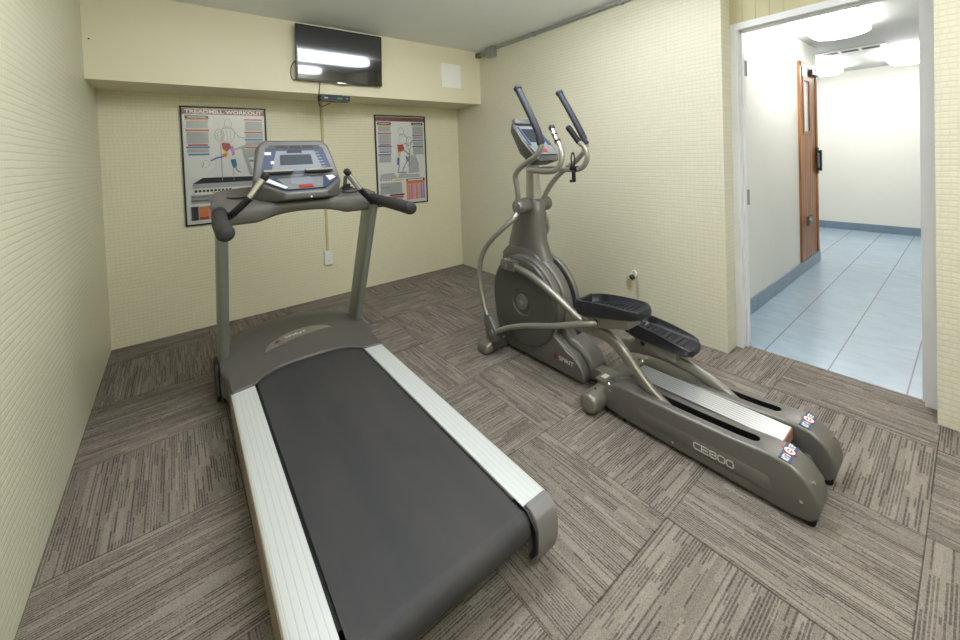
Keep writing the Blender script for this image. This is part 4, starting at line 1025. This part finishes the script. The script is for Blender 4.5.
# ------------------------------------------------------------------ posters
def poster(name, x0, x1, z0, z1, label, title, right):
    root = empty(name, (x0, 0, z0), label, 'poster', 'framed exercise charts'); w = x1-x0; h = z1-z0
    b = MB(); t = .012
    b.bx(x0, x1, -.018, -.001, z1-t, z1, M['kblack'], .002); b.bx(x0, x1, -.018, -.001, z0, z0+t, M['kblack'], .002)
    b.bx(x0, x0+t, -.018, -.001, z0+t, z1-t, M['kblack'], .002); b.bx(x1-t, x1, -.018, -.001, z0+t, z1-t, M['kblack'], .002)
    wpart(b, 'frame', None, root)
    ys = -.009; ins = .012; W_, H_ = w-2*ins, h-2*ins; lay = [0]
    def P(u, v, d=0): return V((x0+ins+u*W_, ys-d, z0+ins+v*H_))
    b = MB(); b.bx(x0+ins, x1-ins, ys, -.001, z0+ins, z1-ins, M['paper'])
    def rect(u0, v0, u1, v1, m, d=.0006): b.quad([P(u0, v0, d), P(u1, v0, d), P(u1, v1, d), P(u0, v1, d)], M[m])
    def poly(pts, m, d=.0008): b.quad([P(u, v, d) for u, v in pts], M[m])
    def line(pts, wd, m, d=.001):
        for (a, c), (a2, c2) in zip(pts, pts[1:]):
            dx, dz = (a2-a)*W_, (c2-c)*H_; L_ = math.hypot(dx, dz) or 1; nx, nz = -dz/L_*wd/2/W_, dx/L_*wd/2/H_
            poly([(a-nx, c-nz), (a2-nx, c2-nz), (a2+nx, c2+nz), (a+nx, c+nz)], m, d)
    def oval(u, v, ru, rv, wd, m, n=18, a0=0, a1=360, d=.001):
        line([(u+ru*math.cos(math.radians(a0+(a1-a0)*k/n)), v+rv*math.sin(math.radians(a0+(a1-a0)*k/n))) for k in range(n+1)], wd, m, d)
    rg = random.Random(len(title))
    def para(u0, v0, u1, v1):
        rect(u0, v0, u1, v1, 'lgrey'); v = v1-.006
        while v > v0+.004:
            line([(u0+.01, v), (u0+(u1-u0)*(.8+.18*rg.random()), v)], .0016, 'mgrey', .001); v -= .0085
    rect(0, .945, 1, .992, 'dred')
    add_text(b, title, P(.03, .952, .0012), (1, 0, 0), (0, 0, 1), .94*W_, .034*H_, M['paper' if not right else 'kblack'], .03)
    if not right:
        rect(.66, .951, .74, .986, 'kblack', .0008)
    # left column
    rect(.03, .905, .30, .935, 'kblack'); line([(.06, .92), (.27, .92)], .006, 'paper'); rect(.03, .893, .30, .905, 'orange')
    para(.04, .825, .29, .888); rect(.03, .80, .30, .815, 'red'); para(.04, .69, .29, .795)
    rect(.05, .672, .28, .686, 'red'); rect(.03, .652, .30, .668, 'blue'); para(.04, .612, .29, .648); rect(.05, .59, .29, .606, 'blue')
    if right: para(.04, .48, .28, .56); rect(.03, .562, .28, .575, 'kblack')
    # right column
    if right: rect(.72, .905, .97, .935, 'kblack'); line([(.75, .92), (.94, .92)], .006, 'paper')
    else: rect(.73, .90, .97, .912, 'red')
    para(.74, .80, .97, .892); rect(.73, .782, .97, .795, 'red'); para(.74, .735, .97, .778); rect(.73, .715, .97, .73, 'blue'); para(.74, .665, .97, .71); rect(.73, .647, .97, .66, 'red' if not right else 'kblack'); para(.74, .56, .97, .643)
    if not right:
        # runner seen from behind on a treadmill, sketched in grey with coloured leg muscles
        oval(.53, .865, .045, .042, .003, 'mgrey'); oval(.52, .77, .085, .075, .003, 'mgrey'); oval(.42, .765, .055, .055, .004, 'mgrey'); oval(.425, .762, .030, .036, .003, 'mgrey')
        line([(.60, .80), (.66, .745), (.74, .74)], .005, 'mgrey'); line([(.46, .82), (.53, .835), (.60, .81)], .004, 'mgrey'); line([(.50, .82), (.52, .72), (.50, .70)], .003, 'lgrey'); line([(.56, .81), (.55, .72)], .003, 'lgrey')
        poly([(.44, .70), (.54, .69), (.555, .655), (.50, .615), (.45, .64)], 'red'); poly([(.46, .64), (.52, .60), (.50, .575), (.475, .56), (.47, .59)], 'yellow', .001)
        poly([(.53, .665), (.58, .67), (.60, .60), (.57, .575)], 'purple'); poly([(.44, .60), (.49, .60), (.50, .575), (.45, .57)], 'orange', .0011)
        poly([(.54, .545), (.60, .55), (.61, .49), (.585, .465), (.555, .49)], 'blue'); poly([(.575, .55), (.605, .55), (.62, .49), (.60, .475)], 'green', .0011)
        line([(.60, .475), (.62, .44), (.66, .43)], .01, 'mgrey'); line([(.46, .575), (.38, .565), (.30, .54)], .012, 'blue'); oval(.24, .515, .05, .03, .002, 'mgrey'); line([(.20, .48), (.22, .53)], .004, 'mgrey')
        line([(.70, .655), (.80, .40)], .030, 'lgrey'); line([(.60, .635), (.80, .685)], .016, 'lgrey'); line([(.70, .655), (.80, .40)], .003, 'mgrey', .0012); line([(.43, .69), (.43, .36)], .005, 'mgrey'); line([(.57, .50), (.57, .36)], .004, 'mgrey')
        poly([(.08, .345), (.95, .345), (.93, .385), (.20, .395)], 'kblack'); poly([(.08, .305), (.98, .30), (.98, .345), (.08, .345)], 'lgrey')
        line([(.88, .56), (.88, .48)], .03, 'lgrey'); rect(.74, .52, .86, .54, 'mgrey')
        for k in range(10): rect(.10+.045*k, .27, .13+.045*k, .29, 'kblack')
        rect(.30, .255, .60, .265, 'yellow')
        para(.05, .17, .50, .25); rect(.05, .225, .32, .235, 'yellow'); rect(.05, .195, .30, .205, 'yellow'); para(.52, .17, .96, .25)
        rect(.04, .03, .96, .15, 'lgrey')
        cs = ['orange', 'pink', 'purple', 'orange', 'pink', 'yellow', 'purple']
        rect(.05, .03, .13, .15, 'dgrey', .0008)
        for k in range(7):
            u = .14+.117*k; rect(u, .115, u+.11, .145, 'red' if k % 2 else 'orange', .001); rect(u, .06, u+.11, .112, cs[k], .001); rect(u, .033, u+.11, .057, 'orange' if k % 2 else 'red', .001)
    else:
        # person on an elliptical trainer
        oval(.50, .83, .055, .045, .003, 'mgrey'); oval(.53, .745, .085, .065, .003, 'mgrey'); line([(.47, .80), (.56, .79), (.66, .74)], .004, 'mgrey'); oval(.66, .72, .055, .05, .005, 'mgrey'); line([(.55, .70), (.66, .66)], .006, 'mgrey'); line([(.58, .69), (.70, .70)], .006, 'mgrey')
        poly([(.41, .68), (.53, .68), (.56, .63), (.50, .60), (.42, .60)], 'red'); poly([(.42, .60), (.48, .60), (.46, .54), (.42, .54)], 'yellow', .001); poly([(.40, .53), (.45, .53), (.44, .44), (.395, .45)], 'blue')
        poly([(.58, .55), (.65, .52), (.62, .48), (.585, .50)], 'blue'); line([(.54, .62), (.66, .56), (.64, .42)], .014, 'mgrey'); line([(.44, .44), (.40, .36), (.55, .36)], .012, 'mgrey')
        poly([(.62, .34), (.86, .35), (.85, .46), (.78, .56), (.70, .55), (.64, .44)], 'lgrey', .0007); poly([(.05, .29), (.40, .29), (.42, .34), (.60, .37), (.60, .33), (.86, .33), (.86, .29)], 'lgrey', .0007); poly([(.04, .29), (.40, .29), (.32, .36), (.06, .35)], 'lgrey', .0007)
        line([(.70, .72), (.66, .56), (.50, .37)], .008, 'mgrey'); line([(.60, .68), (.70, .54), (.50, .40)], .006, 'mgrey'); oval(.76, .45, .06, .06, .003, 'mgrey')
        for k in range(5): rect(.05+.05*k, .272, .08+.05*k, .287, 'mgrey')
        rect(.32, .262, .53, .28, 'yellow'); para(.04, .12, .48, .25); rect(.05, .19, .22, .20, 'yellow'); rect(.22, .095, .52, .115, 'kblack'); rect(.24, .07, .50, .09, 'red'); para(.04, .03, .48, .065)
        rect(.57, .25, .97, .28, 'kblack'); rect(.60, .255, .93, .272, 'paper', .0008); rect(.57, .215, .97, .25, 'orange'); rect(.57, .03, .60, .215, 'orange')
        cs = ['orange', 'purple', 'pink', 'orange', 'lgrey', 'purple', 'purple']
        for k in range(7): rect(.605+.0525*k, .035, .65+.0525*k, .212, cs[k], .0008)
    wpart(b, 'printed_chart', None, root, 20)
    g = MB(); g.bx(x0+ins, x1-ins, -.0135, -.0125, z0+ins, z1-ins, M['pglass']); wpart(g, 'glazing', None, root)
# thin clear glazing
m = bpy.data.materials.new('poster_glazing'); m.use_nodes = True; nt = m.node_tree; nt.nodes.remove(nt.nodes['Principled BSDF'])
tr_ = nt.nodes.new('ShaderNodeBsdfTransparent'); gl = nt.nodes.new('ShaderNodeBsdfGlossy'); gl.inputs['Roughness'].default_value = .04; mx = nt.nodes.new('ShaderNodeMixShader'); fz = nt.nodes.new('ShaderNodeFresnel'); fz.inputs['IOR'].default_value = 1.45
nt.links.new(fz.outputs[0], mx.inputs[0]); nt.links.new(tr_.outputs[0], mx.inputs[1]); nt.links.new(gl.outputs[0], mx.inputs[2]); nt.links.new(mx.outputs[0], nt.nodes['Material Output'].inputs[0]); M['pglass'] = m
poster('wall_poster', .460, 1.053, .823, 1.768, 'framed red-headed treadmill workout chart behind the treadmill, left of the raceway', 'TREADMILL WORKOUT', False)
poster('wall_poster', 2.043, 2.635, .800, 1.752, 'framed elliptical workout chart on the back wall near the right corner', 'ELLIPTICAL WORKOUT', True)

# ------------------------------------------------------------------ world and view
w = bpy.data.worlds.new('world'); S.world = w; w.use_nodes = True
w.node_tree.nodes['Background'].inputs[0].default_value = (.9, .95, 1, 1); w.node_tree.nodes['Background'].inputs[1].default_value = .0
S.view_settings.view_transform = 'Standard'; S.view_settings.look = 'None'; S.view_settings.gamma = 1; S.view_settings.use_curve_mapping = False
S.view_settings.exposure = 0.07
